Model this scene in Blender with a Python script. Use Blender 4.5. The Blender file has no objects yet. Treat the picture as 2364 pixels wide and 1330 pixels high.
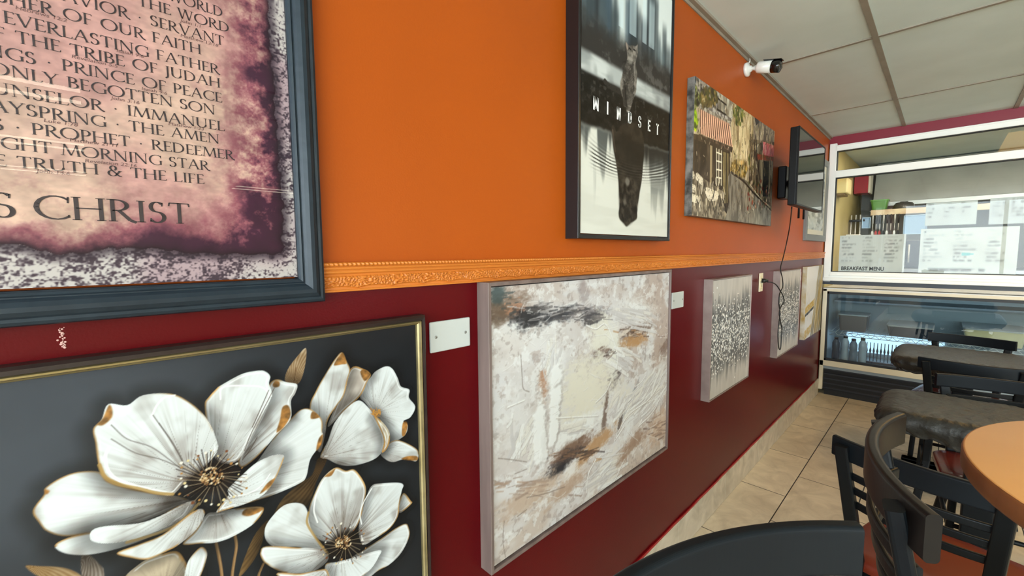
import bpy, bmesh, math, random
import numpy as np
from mathutils import Vector, Matrix

random.seed(7)
SC = bpy.context.scene
COL = SC.collection
PI = math.pi

# ---------------------------------------------------------------- camera, world, exposure
CAM_POS = (0.0, -0.8, 1.395)
EYE = (0.0, -0.8, 1.395)          # where the photograph was taken; pixel measurements refer to it
FPX = 980.8
YAW, PITCH, ROLL = math.radians(45.41265), math.radians(-4.71666), math.radians(-0.46408)
_f = np.array([math.cos(YAW)*math.cos(PITCH), math.sin(YAW)*math.cos(PITCH), math.sin(PITCH)])
_r = np.cross(_f, [0, 0, 1]); _r /= np.linalg.norm(_r)
_u = np.cross(_r, _f)
_c, _s = math.cos(ROLL), math.sin(ROLL)
CR, CU, CB = _c*_r + _s*_u, -_s*_r + _c*_u, -_f
cam_data = bpy.data.cameras.new('camera')
cam_data.sensor_width = 36.0
cam_data.lens = FPX/2364*36.0
cam_data.clip_start = 0.02
cam = bpy.data.objects.new('camera', cam_data)
cam.matrix_world = Matrix([[CR[0], CU[0], CB[0], CAM_POS[0]], [CR[1], CU[1], CB[1], CAM_POS[1]],
                           [CR[2], CU[2], CB[2], CAM_POS[2]], [0, 0, 0, 1]])
COL.objects.link(cam)
SC.camera = cam
SC.view_settings.view_transform = 'Standard'
SC.view_settings.look = 'None'
SC.view_settings.gamma = 1.0
SC.view_settings.use_curve_mapping = False
SC.view_settings.exposure = 0.0
SC.cycles.use_denoising = True
SC.cycles.max_bounces = 10
SC.cycles.transparent_max_bounces = 12
SC.cycles.caustics_reflective = False
SC.cycles.caustics_refractive = False
SC.cycles.sample_clamp_indirect = 6.0

world = bpy.data.worlds.new('sky_world')
SC.world = world
world.use_nodes = True
wn = world.node_tree
sky = wn.nodes.new('ShaderNodeTexSky')
sky.sky_type = 'HOSEK_WILKIE'
sky.turbidity = 4.0
sky.ground_albedo = 0.4
sky.sun_direction = (-0.5, -0.4, 0.75)
wn.links.new(sky.outputs[0], wn.nodes['Background'].inputs[0])
wn.nodes['Background'].inputs[1].default_value = 1.6

def area_light(name, loc, direction, sx, sy, power, color):
    ld = bpy.data.lights.new(name, 'AREA')
    ld.shape = 'RECTANGLE'; ld.size = sx; ld.size_y = sy
    ld.energy = power; ld.color = color
    o = bpy.data.objects.new(name, ld)
    o.location = loc
    o.rotation_euler = Vector(direction).to_track_quat('-Z', 'Y').to_euler()
    COL.objects.link(o)
    return o

# daylight entering through the two storefront window bands (behind the camera and across the room)
area_light('daylight_back_window', (-2.80, -3.75, 1.62), (1, 0.0, 0.22), 7.4, 1.6, 640, (0.84, 0.94, 1.0))
area_light('daylight_side_window', (3.8, -8.40, 1.62), (0, 1, 0.15), 1.9, 1.6, 60, (0.88, 0.95, 1.0))

# ---------------------------------------------------------------- helpers
def at(px, py, y):
    """photo pixel -> (x, z) on the vertical plane at depth y from the picture wall"""
    d = CR*(px-1182) - CU*(py-665) - CB*FPX
    t = (y - EYE[1])/d[1]
    return float(EYE[0] + d[0]*t), float(EYE[2] + d[2]*t)

def vnoise(x, y, seed=0):
    ix, iy = np.floor(x).astype(np.int64), np.floor(y).astype(np.int64)
    fx, fy = x-ix, y-iy
    fx = fx*fx*(3-2*fx); fy = fy*fy*(3-2*fy)
    def h(a, b):
        n = (a*374761393 + b*668265263 + seed*974634613) & 0xffffffff
        n = ((n ^ (n >> 13))*1274126177) & 0xffffffff
        n = ((n ^ (n >> 16))*2246822519) & 0xffffffff
        return ((n ^ (n >> 15)) & 0xffff)/65535.0
    return (h(ix, iy)*(1-fx)+h(ix+1, iy)*fx)*(1-fy) + (h(ix, iy+1)*(1-fx)+h(ix+1, iy+1)*fx)*fy

def fbm(x, y, seed=0, octs=4, gain=0.5):
    t, a, s = 0, 1.0, 0
    for i in range(octs):
        t = t + a*vnoise(x*2**i, y*2**i, seed+i*17); s += a; a *= gain
    return t/s

def sstep(a, b, x):
    t = np.clip((x-a)/(b-a), 0, 1)
    return t*t*(3-2*t)

def lin(c):
    return tuple(((v/255)/12.92 if v/255 <= 0.04045 else ((v/255+0.055)/1.055)**2.4) for v in c)

def mat(name, rgb, rough=0.5, metal=0.0, spec=0.5, noise=None, bump=None, coat=0.0, emit=None):
    """rgb in sRGB 0-255; noise=(scale, rgb2, detail, (sx,sy,sz)); bump=(scale, strength, distance)"""
    m = bpy.data.materials.new(name)
    m.use_nodes = True
    nt = m.node_tree
    b = nt.nodes['Principled BSDF']
    b.inputs['Base Color'].default_value = (*lin(rgb), 1)
    b.inputs['Roughness'].default_value = rough
    b.inputs['Metallic'].default_value = metal
    b.inputs['Specular IOR Level'].default_value = spec
    if coat:
        b.inputs['Coat Weight'].default_value = coat
        b.inputs['Coat Roughness'].default_value = 0.12
    tc = nt.nodes.new('ShaderNodeTexCoord')
    if noise:
        mp = nt.nodes.new('ShaderNodeMapping')
        mp.inputs['Scale'].default_value = noise[3] if len(noise) > 3 else (1, 1, 1)
        nt.links.new(tc.outputs['Object'], mp.inputs[0])
        n = nt.nodes.new('ShaderNodeTexNoise')
        n.inputs['Scale'].default_value = noise[0]
        n.inputs['Detail'].default_value = noise[2]
        nt.links.new(mp.outputs[0], n.inputs['Vector'])
        r = nt.nodes.new('ShaderNodeValToRGB')
        r.color_ramp.elements[0].position = 0.35
        r.color_ramp.elements[1].position = 0.68
        r.color_ramp.elements[0].color = (*lin(rgb), 1)
        r.color_ramp.elements[1].color = (*lin(noise[1]), 1)
        nt.links.new(n.outputs['Fac'], r.inputs[0])
        nt.links.new(r.outputs[0], b.inputs['Base Color'])
    if bump:
        n2 = nt.nodes.new('ShaderNodeTexNoise')
        n2.inputs['Scale'].default_value = bump[0]
        n2.inputs['Detail'].default_value = 3
        nt.links.new(tc.outputs['Object'], n2.inputs['Vector'])
        bp = nt.nodes.new('ShaderNodeBump')
        bp.inputs['Strength'].default_value = bump[1]
        bp.inputs['Distance'].default_value = bump[2]
        nt.links.new(n2.outputs['Fac'], bp.inputs['Height'])
        nt.links.new(bp.outputs[0], b.inputs['Normal'])
    if emit:
        b.inputs['Emission Color'].default_value = (*lin(emit[0]), 1)
        b.inputs['Emission Strength'].default_value = emit[1]
    return m

def glass_mat(name, tint=(235, 242, 240), ior=1.5, gloss=1.0, rough=0.0):
    m = bpy.data.materials.new(name)
    m.use_nodes = True
    nt = m.node_tree
    for n in list(nt.nodes):
        if n.type != 'OUTPUT_MATERIAL': nt.nodes.remove(n)
    out = [n for n in nt.nodes if n.type == 'OUTPUT_MATERIAL'][0]
    tr = nt.nodes.new('ShaderNodeBsdfTransparent'); tr.inputs[0].default_value = (*lin(tint), 1)
    gl = nt.nodes.new('ShaderNodeBsdfGlossy'); gl.inputs['Roughness'].default_value = rough
    fr = nt.nodes.new('ShaderNodeFresnel'); fr.inputs[0].default_value = ior
    mul = nt.nodes.new('ShaderNodeMath'); mul.operation = 'MULTIPLY'; mul.inputs[1].default_value = gloss
    mul.use_clamp = True
    mx = nt.nodes.new('ShaderNodeMixShader')
    nt.links.new(fr.outputs[0], mul.inputs[0]); nt.links.new(mul.outputs[0], mx.inputs[0])
    nt.links.new(tr.outputs[0], mx.inputs[1]); nt.links.new(gl.outputs[0], mx.inputs[2])
    nt.links.new(mx.outputs[0], out.inputs[0])
    return m

class MB:
    """collects shapes, links them as ONE mesh object"""
    def __init__(s, o=(0, 0, 0)):
        s.v, s.f, s.sm, s.mi, s.o = [], [], [], [], o
    def add(s, vs, fs, smooth=False, mi=0):
        b = len(s.v)
        s.v += [(p[0]-s.o[0], p[1]-s.o[1], p[2]-s.o[2]) for p in vs]
        s.f += [tuple(i+b for i in f) for f in fs]
        s.sm += [smooth]*len(fs); s.mi += [mi]*len(fs)
        return s
    def box(s, a, b, bevel=0.0, seg=2, mi=0, M=None):
        lo = [min(p, q) for p, q in zip(a, b)]; hi = [max(p, q) for p, q in zip(a, b)]
        bm = bmesh.new()
        bmesh.ops.create_cube(bm, size=1)
        for v in bm.verts:
            v.co = Vector([lo[i] + (v.co[i]+0.5)*(hi[i]-lo[i]) for i in range(3)])
        if bevel > 0:
            bmesh.ops.bevel(bm, geom=bm.edges[:], offset=bevel, segments=seg, affect='EDGES', profile=0.5)
        if M is not None: bmesh.ops.transform(bm, matrix=M, verts=bm.verts[:])
        bm.verts.index_update()
        s.add([v.co[:] for v in bm.verts], [[v.index for v in f.verts] for f in bm.faces], False, mi)
        bm.free()
        return s
    def tube(s, path, r, n=10, mi=0, caps=True):
        rs = r if isinstance(r, (list, tuple)) else [r]*len(path)
        prof = lambda k: [(math.cos(2*PI*i/n)*rs[k], math.sin(2*PI*i/n)*rs[k]) for i in range(n)]
        return s.sweep(prof, path, mi=mi, caps=caps, smooth=True)
    def sweep(s, prof, path, up=(0, 0, 1), mi=0, caps=True, smooth=False, closed=False):
        P = [Vector(p) for p in path]
        vs, fs = [], []
        up = Vector(up)
        N = None
        for k, p in enumerate(P):
            a = P[k-1] if (k > 0 or closed) else P[k]
            b = P[(k+1) % len(P)] if (k < len(P)-1 or closed) else P[k]
            t = (b-a).normalized()
            sd = t.cross(up)
            if sd.length < 0.05: sd = t.cross(Vector((1, 0, 0))) if N is None else N
            sd.normalize()
            if N is not None and sd.dot(N) < 0: sd = -sd
            N = sd
            w = sd.cross(t).normalized()
            pr = prof(k) if callable(prof) else prof
            vs += [(p + sd*q[0] + w*q[1])[:] for q in pr]
        n = len(pr)
        for k in range(len(P) if closed else len(P)-1):
            k2 = (k+1) % len(P)
            for i in range(n):
                j = (i+1) % n
                fs.append((k*n+i, k*n+j, k2*n+j, k2*n+i))
        if caps and not closed:
            fs.append(tuple(range(n))[::-1]); fs.append(tuple((len(P)-1)*n+i for i in range(n)))
        return s.add(vs, fs, smooth, mi)
    def lathe(s, prof, c=(0, 0, 0), n=32, mi=0, axis=2):
        vs, fs = [], []
        for r, h in prof:
            for i in range(n):
                a = 2*PI*i/n
                q = [r*math.cos(a), r*math.sin(a), h]
                if axis == 0: q = [h, q[0], q[1]]
                if axis == 1: q = [q[0], h, q[1]]
                vs.append((c[0]+q[0], c[1]+q[1], c[2]+q[2]))
        for k in range(len(prof)-1):
            for i in range(n):
                j = (i+1) % n
                fs.append((k*n+i, k*n+j, (k+1)*n+j, (k+1)*n+i))
        fs.append(tuple(range(n))[::-1]); fs.append(tuple((len(prof)-1)*n+i for i in range(n)))
        return s.add(vs, fs, True, mi)
    def prism(s, poly, y0, y1, mi=0):
        """poly of (x, z) extruded along y"""
        n = len(poly)
        vs = [(p[0], y0, p[1]) for p in poly] + [(p[0], y1, p[1]) for p in poly]
        fs = [tuple(range(n)), tuple(range(n, 2*n))[::-1]] + [(i, (i+1) % n + 0, (i+1) % n + n, i+n) for i in range(n)]
        return s.add(vs, fs, False, mi)
    def build(s, name, mats, parent=None, loc=None, autosmooth=True):
        me = bpy.data.meshes.new(name)
        me.from_pydata(s.v, [], s.f)
        for m in (mats if isinstance(mats, (list, tuple)) else [mats]): me.materials.append(m)
        me.polygons.foreach_set('use_smooth', s.sm)
        me.polygons.foreach_set('material_index', s.mi)
        bm = bmesh.new(); bm.from_mesh(me)
        bmesh.ops.recalc_face_normals(bm, faces=bm.faces[:])
        bm.to_mesh(me); bm.free()
        o = bpy.data.objects.new(name, me)
        COL.objects.link(o)
        if parent is not None: o.parent = parent
        o.location = s.o if (parent is None and loc is None) else (loc or (0, 0, 0))
        return o

def struct(o):
    o['kind'] = 'structure'
    return o

def tag(o, label, cat, group=None):
    o['label'] = label; o['category'] = cat
    if group: o['group'] = group
    return o

def empty(name, loc, label, cat, group=None, rz=0):
    o = bpy.data.objects.new(name, None)
    o.empty_display_size = 0.05
    o.location = loc; o.rotation_euler = (0, 0, rz)
    COL.objects.link(o)
    return tag(o, label, cat, group)

def copy_tree(o, parent=None):
    c = o.copy(); COL.objects.link(c)
    c.parent = parent
    for ch in o.children: copy_tree(ch, c)
    return c

def rrect(w, h, r, n=4):
    """rounded rectangle profile centred at 0"""
    pts = []
    for cx, cy, a0 in ((w/2-r, h/2-r, 0), (-w/2+r, h/2-r, PI/2), (-w/2+r, -h/2+r, PI), (w/2-r, -h/2+r, 1.5*PI)):
        for i in range(n+1):
            a = a0 + (PI/2)*i/n
            pts.append((cx+r*math.cos(a), cy+r*math.sin(a)))
    return pts
# ---------------------------------------------------------------- the setting
XF, XB, YR, ZC = 4.95, -2.6, -8.2, 2.44
RAIL0, RAIL1 = 1.325, 1.38

def wall_paint(name, rgb, rough):
    m = mat(name, rgb, rough, spec=0.16, noise=(1.3, tuple(int(v*0.94) for v in rgb), 3), bump=(260, 0.12, 0.002))
    return m
M_orange = wall_paint('orange_wall_paint', (173, 79, 16), 0.40)
M_red = wall_paint('burgundy_wall_paint', (86, 3, 9), 0.28)
M_header = mat('crimson_header_paint', (132, 24, 44), 0.4)
M_cream = mat('cream_kitchen_paint', (196, 178, 120), 0.5, noise=(2, (176, 158, 104), 3))
M_room = mat('tan_room_paint', (222, 208, 186), 0.5)

def floor_mat():
    m = mat('beige_stone_floor_tile', (176, 160, 136), 0.42, spec=0.4)
    nt = m.node_tree; b = nt.nodes['Principled BSDF']
    tc = nt.nodes['Texture Coordinate']
    mp = nt.nodes.new('ShaderNodeMapping'); mp.inputs['Location'].default_value = (0.0, 0.24, 0)
    nt.links.new(tc.outputs['Object'], mp.inputs[0])
    br = nt.nodes.new('ShaderNodeTexBrick')
    br.offset = 0.5
    br.inputs['Scale'].default_value = 1.0
    br.inputs['Mortar Size'].default_value = 0.0028
    br.inputs['Mortar Smooth'].default_value = 0.2
    br.inputs['Brick Width'].default_value = 0.606
    br.inputs['Row Height'].default_value = 0.303
    br.inputs['Color1'].default_value = (*lin((224, 212, 190)), 1)
    br.inputs['Color2'].default_value = (*lin((212, 200, 178)), 1)
    br.inputs['Mortar'].default_value = (*lin((44, 38, 32)), 1)
    nt.links.new(mp.outputs[0], br.inputs['Vector'])
    n = nt.nodes.new('ShaderNodeTexNoise'); n.inputs['Scale'].default_value = 5.5; n.inputs['Detail'].default_value = 8
    n.inputs['Roughness'].default_value = 0.62; n.inputs['Distortion'].default_value = 1.2
    nt.links.new(tc.outputs['Object'], n.inputs['Vector'])
    r = nt.nodes.new('ShaderNodeValToRGB')
    r.color_ramp.elements[0].position = 0.3; r.color_ramp.elements[0].color = (0.70, 0.66, 0.61, 1)
    r.color_ramp.elements[1].position = 0.66; r.color_ramp.elements[1].color = (1.06, 1.04, 1.0, 1)
    nt.links.new(n.outputs['Fac'], r.inputs[0])
    mx = nt.nodes.new('ShaderNodeMix'); mx.data_type = 'RGBA'; mx.blend_type = 'MULTIPLY'
    mx.inputs['Factor'].default_value = 0.9
    nt.links.new(br.outputs['Color'], mx.inputs['A']); nt.links.new(r.outputs[0], mx.inputs['B'])
    nt.links.new(mx.outputs['Result'], b.inputs['Base Color'])
    bp = nt.nodes.new('ShaderNodeBump'); bp.inputs['Strength'].default_value = 0.5; bp.inputs['Distance'].default_value = 0.002
    bp.invert = True
    nt.links.new(br.outputs['Fac'], bp.inputs['Height']); nt.links.new(bp.outputs[0], b.inputs['Normal'])
    return m
M_floor = floor_mat()
struct(MB().box((XB-0.2, YR-0.2, -0.1), (8.0, 0.4, 0)).build('floor', M_floor))

M_tile_ceiling = mat('mineral_fibre_ceiling_tile', (216, 228, 224), 0.85, noise=(3.0, (207, 219, 214), 4), bump=(420, 0.25, 0.002))
struct(MB().box((XB-0.2, YR-0.2, ZC), (8.0, 0.4, ZC+0.1)).build('ceiling', M_tile_ceiling))
M_tbar = mat('grey_ceiling_grid_bar', (150, 140, 124), 0.55, noise=(8, (136, 127, 112), 3))
tb = MB()
for i in range(0, 13):                                  # long runners
    y = -0.508 - 0.61*i
    tb.box((XB, y-0.012, ZC-0.006), (XF, y+0.012, ZC+0.001), mi=0)
for i in range(-3, 3):                                  # cross tees
    x = 2.81 + 1.23*i
    if x < XF: tb.box((x-0.010, YR, ZC-0.0055), (x+0.010, 0, ZC+0.001))
struct(tb.build('trim_1', M_tbar))
struct(MB().box((XB, -0.022, ZC-0.012), (XF, 0, ZC+0.001)).box((XB, -0.005, ZC-0.026), (XF, 0, ZC)).build('trim_2', M_tbar))   # wall angle

# picture wall: burgundy below the chair rail, orange above
wl = MB()
wl.box((XB-0.2, 0, 0), (XF+0.02, 0.15, 1.35), mi=0)
wl.box((XB-0.2, 0, 1.35), (XF+0.02, 0.15, ZC), mi=1)
struct(wl.build('wall_left', [M_red, M_orange]))

# tiled baseboard
def base_mat():
    m = mat('greige_baseboard_tile', (168, 156, 136), 0.5)
    nt = m.node_tree; b = nt.nodes['Principled BSDF']; tc = nt.nodes['Texture Coordinate']
    n = nt.nodes.new('ShaderNodeTexNoise'); n.inputs['Scale'].default_value = 7; n.inputs['Detail'].default_value = 6
    n.inputs['Distortion'].default_value = 1.5
    nt.links.new(tc.outputs['Object'], n.inputs['Vector'])
    r = nt.nodes.new('ShaderNodeValToRGB')
    r.color_ramp.elements[0].position = 0.3; r.color_ramp.elements[0].color = (*lin((170, 158, 138)), 1)
    r.color_ramp.elements[1].position = 0.7; r.color_ramp.elements[1].color = (*lin((208, 196, 176)), 1)
    nt.links.new(n.outputs['Fac'], r.inputs[0]); nt.links.new(r.outputs[0], b.inputs['Base Color'])
    return m
M_base = base_mat()
M_grout = mat('dark_grout', (60, 52, 44), 0.8)
bb = MB()
x = XB + 0.2
while x < XF:
    x2 = min(x+0.606, XF)
    bb.box((x+0.0015, -0.009, 0.002), (x2-0.0015, 0, 0.155), 0.0012, 1, mi=0)
    x = x2
bb.box((XB, -0.004, 0.0), (XF, 0, 0.152), mi=1)
struct(bb.build('baseboard_left', [M_base, M_grout]))
M_caulk = mat('painted_caulk_line', (150, 14, 22), 0.3)
cl = MB()
cl.sweep([(-0.005, -0.003), (0.003, -0.003), (0.002, 0.006), (-0.004, 0.005)],
         [(XB+0.1*i, -0.004-0.001*math.sin(i*1.7), 0.158+0.0018*math.sin(i*2.3)) for i in range(int((XF-XB)/0.1))])
struct(cl.build('trim_3', M_caulk))

# carved oak chair rail: rope bead, flutes, carved leaf band
def rail(xa, xe):
    xs = [xa]
    while xs[-1] < xe-0.01:
        x = xs[-1]
        xs.append(x + (0.03 if x < 0.2 else (0.0017 if x < 1.2 else (0.003 if x < 2.2 else (0.006 if x < 3.2 else 0.014)))))
    xs[-1] = xe
    qs = [0, 0.03, 0.062, 0.072] + [0.072+0.476*i/24 for i in range(1, 25)] + [0.56, 0.59, 0.60] + [0.60+0.26*i/14 for i in range(1, 15)] + [0.865+0.135*i/9 for i in range(0, 10)]
    X, Q = np.meshgrid(np.array(xs), np.array(qs), indexing='ij')
    c = np.clip((Q-0.93)/0.068, -1, 1)
    rope = 0.0125 + 0.0085*np.sqrt(1-c*c) - 0.0042*(1-c*c)*(0.5+0.5*np.sin(2*PI*(X/0.0085 + Q*2.2)))
    u = (Q-0.60)/0.26
    flute = 0.0105 + 0.0036*np.abs(np.sin(u*PI*2.0))**0.6 + 0.002*u
    v = (Q-0.072)/0.476
    per = 0.072
    scal = 0.10 + 0.17*np.abs(np.sin(PI*X/per))**0.7
    wx = X + 0.010*np.sin(2*PI*X/per + 3.0*v)
    leaf = np.abs(np.sin(2*PI*(wx/0.0125 + 0.9*v*np.cos(2*PI*X/per)) + 5.0*(fbm(X*60, v*2.2, 5, 3)-0.5)*2))
    leaf2 = np.abs(np.sin(2*PI*(v*1.7 - wx/0.019) + 6.0*fbm(X*85, v*3, 9, 3)))
    h = np.maximum(leaf**1.5, leaf2**2.5)
    relief = 0.0080 + 0.0062*h*np.clip((1-v)*9, 0, 1)
    lip = 0.0035*np.exp(-((v-scal)/0.035)**2)
    band = np.where(v > scal, relief, 0.0092) + lip
    H = np.where(Q > 0.862, rope, np.where(Q > 0.60, flute, np.where(Q > 0.552, 0.0085, np.where(Q > 0.070, band, 0.0125))))
    n = len(qs)+2
    vs = []
    for i, x in enumerate(xs):
        vs.append((x, 0.0, RAIL0))
        vs += [(x, -float(H[i, j]), RAIL0+(RAIL1-RAIL0)*qs[j]) for j in range(len(qs))]
        vs.append((x, 0.0, RAIL1))
    fs = [(i*n+j, (i+1)*n+j, (i+1)*n+j+1, i*n+j+1) for i in range(len(xs)-1) for j in range(n-1)]
    fs.append(tuple(range(n))); fs.append(tuple((len(xs)-1)*n+j for j in range(n))[::-1])
    return MB().add(vs, fs, True)
M_oak = mat('golden_oak_varnish', (206, 122, 46), 0.36, spec=0.4, noise=(14, (188, 106, 36), 6, (0.15, 1, 1)))
struct(rail(0.286, XF-0.02).build('trim_4', M_oak))      # the large poster covers the gap between the two runs
struct(rail(XB+0.02, -0.349).build('trim_6', M_oak))

# far wall: crimson header, white frame corner, dark base under the glazing
fw = MB()
fw.box((XF, -4.2, 2.335), (XF+0.1, 0.0, ZC))
struct(fw.build('wall_far', M_header))
M_alu = mat('white_aluminium_frame', (247, 249, 245), 0.35, spec=0.5)
M_blackseal = mat('black_window_seal', (18, 18, 18), 0.6)
wf = MB()
x0, x1 = XF-0.03, XF+0.05
YE = -4.2
wf.box((x0, -0.062, 1.105), (x1, -0.008, 2.372), 0.003, 1)               # jamb at the corner
wf.box((x0+0.004, -2.35, 1.105), (x1, -2.29, 2.335), 0.003, 1)           # next mullion
wf.box((x0, YE, 2.302), (x1, -0.055, 2.345), 0.003, 1)
wf.box((x0-0.006, YE, 2.338), (x1, -0.055, 2.352), 0.002, 1)
wf.box((x0, YE, 2.062), (x1, -0.055, 2.124), 0.003, 1)                  # transom bar
wf.box((x0, YE, 1.140), (x1, -0.055, 1.196), 0.003, 1)                  # sill rail
wf.box((x0-0.018, YE, 1.112), (x1, -0.006, 1.142), 0.003, 1)
wf.box((x0-0.012, YE, 1.160), (x0+0.01, -0.055, 1.166), 0.001, 1)
window1 = struct(wf.build('window_1', M_alu))
sl = MB()
for z in (2.302, 2.124, 2.060, 1.198):
    sl.box((x0+0.012, YE, z-0.005), (x1-0.02, -0.06, z+0.003))
sl.box((x0+0.012, -0.068, 1.196), (x1-0.02, -0.060, 2.302))
struct(sl.build('window_seal', M_blackseal, window1, loc=(0, 0, 0)))
M_glass = glass_mat('clear_window_glass', (242, 246, 245), 1.52, 0.65)
gp = MB()
gp.add([(XF, -2.29, 1.19), (XF, -0.062, 1.19), (XF, -0.062, 2.06), (XF, -2.29, 2.06)], [(0, 1, 2, 3)])
gp.add([(XF, -2.29, 2.124), (XF, -0.062, 2.124), (XF, -0.062, 2.302), (XF, -2.29, 2.302)], [(0, 1, 2, 3)])
gp.add([(XF, YE, 1.19), (XF, -2.35, 1.19), (XF, -2.35, 2.06), (XF, YE, 2.06)], [(0, 1, 2, 3)])
gp.add([(XF, YE, 2.124), (XF, -2.35, 2.124), (XF, -2.35, 2.302), (XF, YE, 2.302)], [(0, 1, 2, 3)])
struct(gp.build('window_pane', M_glass, window1, loc=(0, 0, 0)))
# dark under-sill wall between the glazing and the refrigerator
M_under = mat('charcoal_counter_edge', (52, 56, 62), 0.45)
struct(MB().box((XF-0.012, YE, 1.076), (XF+0.10, -0.004, 1.112)).build('trim_5', M_under))
struct(MB().box((XF+0.0, YR, 0), (XF+0.15, -4.2, ZC)).build('wall_front', M_room))

# back of the room: storefront window bands in the other two walls
def window_wall(name, wname, horizontal, fixed, a0, a1, w0, w1, mullions):
    wb = MB()
    z0, z1 = 0.85, 2.38
    def bx(mb, a, b, za, zb, t0, t1, bev=0):
        if horizontal: mb.box((a, fixed+t0, za), (b, fixed+t1, zb), bev, 1)
        else: mb.box((fixed+t0, a, za), (fixed+t1, b, zb), bev, 1)
    bx(wb, a0, a1, 0, z0, -0.15, 0); bx(wb, a0, a1, z1, ZC, -0.15, 0)
    bx(wb, a0, w0, z0, z1, -0.15, 0); bx(wb, w1, a1, z0, z1, -0.15, 0)
    struct(wb.build(name, M_room))
    fr = MB()
    for k in range(mullions+1):
        a = w0 + (w1-w0)*k/mullions
        bx(fr, a-0.025, a+0.025, z0, z1, -0.1, -0.02)
    bx(fr, w0, w1, z0, z0+0.05, -0.1, -0.02); bx(fr, w0, w1, z1-0.05, z1, -0.1, -0.02)
    f = struct(fr.build(wname, M_alu))
    g = MB()
    if horizontal: g.add([(w0, fixed-0.06, z0), (w1, fixed-0.06, z0), (w1, fixed-0.06, z1), (w0, fixed-0.06, z1)], [(0, 1, 2, 3)])
    else: g.add([(fixed-0.06, w0, z0), (fixed-0.06, w1, z0), (fixed-0.06, w1, z1), (fixed-0.06, w0, z1)], [(0, 1, 2, 3)])
    struct(g.build('window_pane', M_clear, f, loc=(0, 0, 0)))
M_clear = glass_mat('storefront_glass', (245, 248, 248), 1.5, 0.6)
window_wall('wall_back', 'window_2', False, XB, YR, 0.0, -7.4, -0.15, 5)
window_wall('wall_right', 'window_3', True, YR, XB-0.1, XF, 2.95, 4.7, 2)
M_pavement = mat('grey_parking_pavement', (150, 148, 144), 0.9, noise=(1.5, (128, 126, 122), 4))
struct(MB().box((-30, -40, -0.25), (XB-0.3, 20, -0.12)).box((XB-0.3, -40, -0.25), (20, YR-0.3, -0.12)).build('ground', M_pavement))
# ---------------------------------------------------------------- painted canvases: colour laid on a fine mesh
def smooth_closed(p, k=6):
    p = np.asarray(p, float); n = len(p); out = []
    for i in range(n):
        a, b, c, d = p[i-1], p[i], p[(i+1) % n], p[(i+2) % n]
        for j in range(k):
            t = j/k
            out.append(0.5*((2*b) + (c-a)*t + (2*a-5*b+4*c-d)*t*t + (3*b-a-3*c+d)*t**3))
    return np.array(out)

def smooth_open(p, k=6):
    p = np.asarray(p, float)
    q = np.vstack([2*p[0]-p[1], p, 2*p[-1]-p[-2]]); out = []
    for i in range(1, len(q)-2):
        a, b, c, d = q[i-1:i+3]
        for j in range(k):
            t = j/k
            out.append(0.5*((2*b) + (c-a)*t + (2*a-5*b+4*c-d)*t*t + (3*b-a-3*c+d)*t**3))
    out.append(p[-1])
    return np.array(out)

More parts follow.
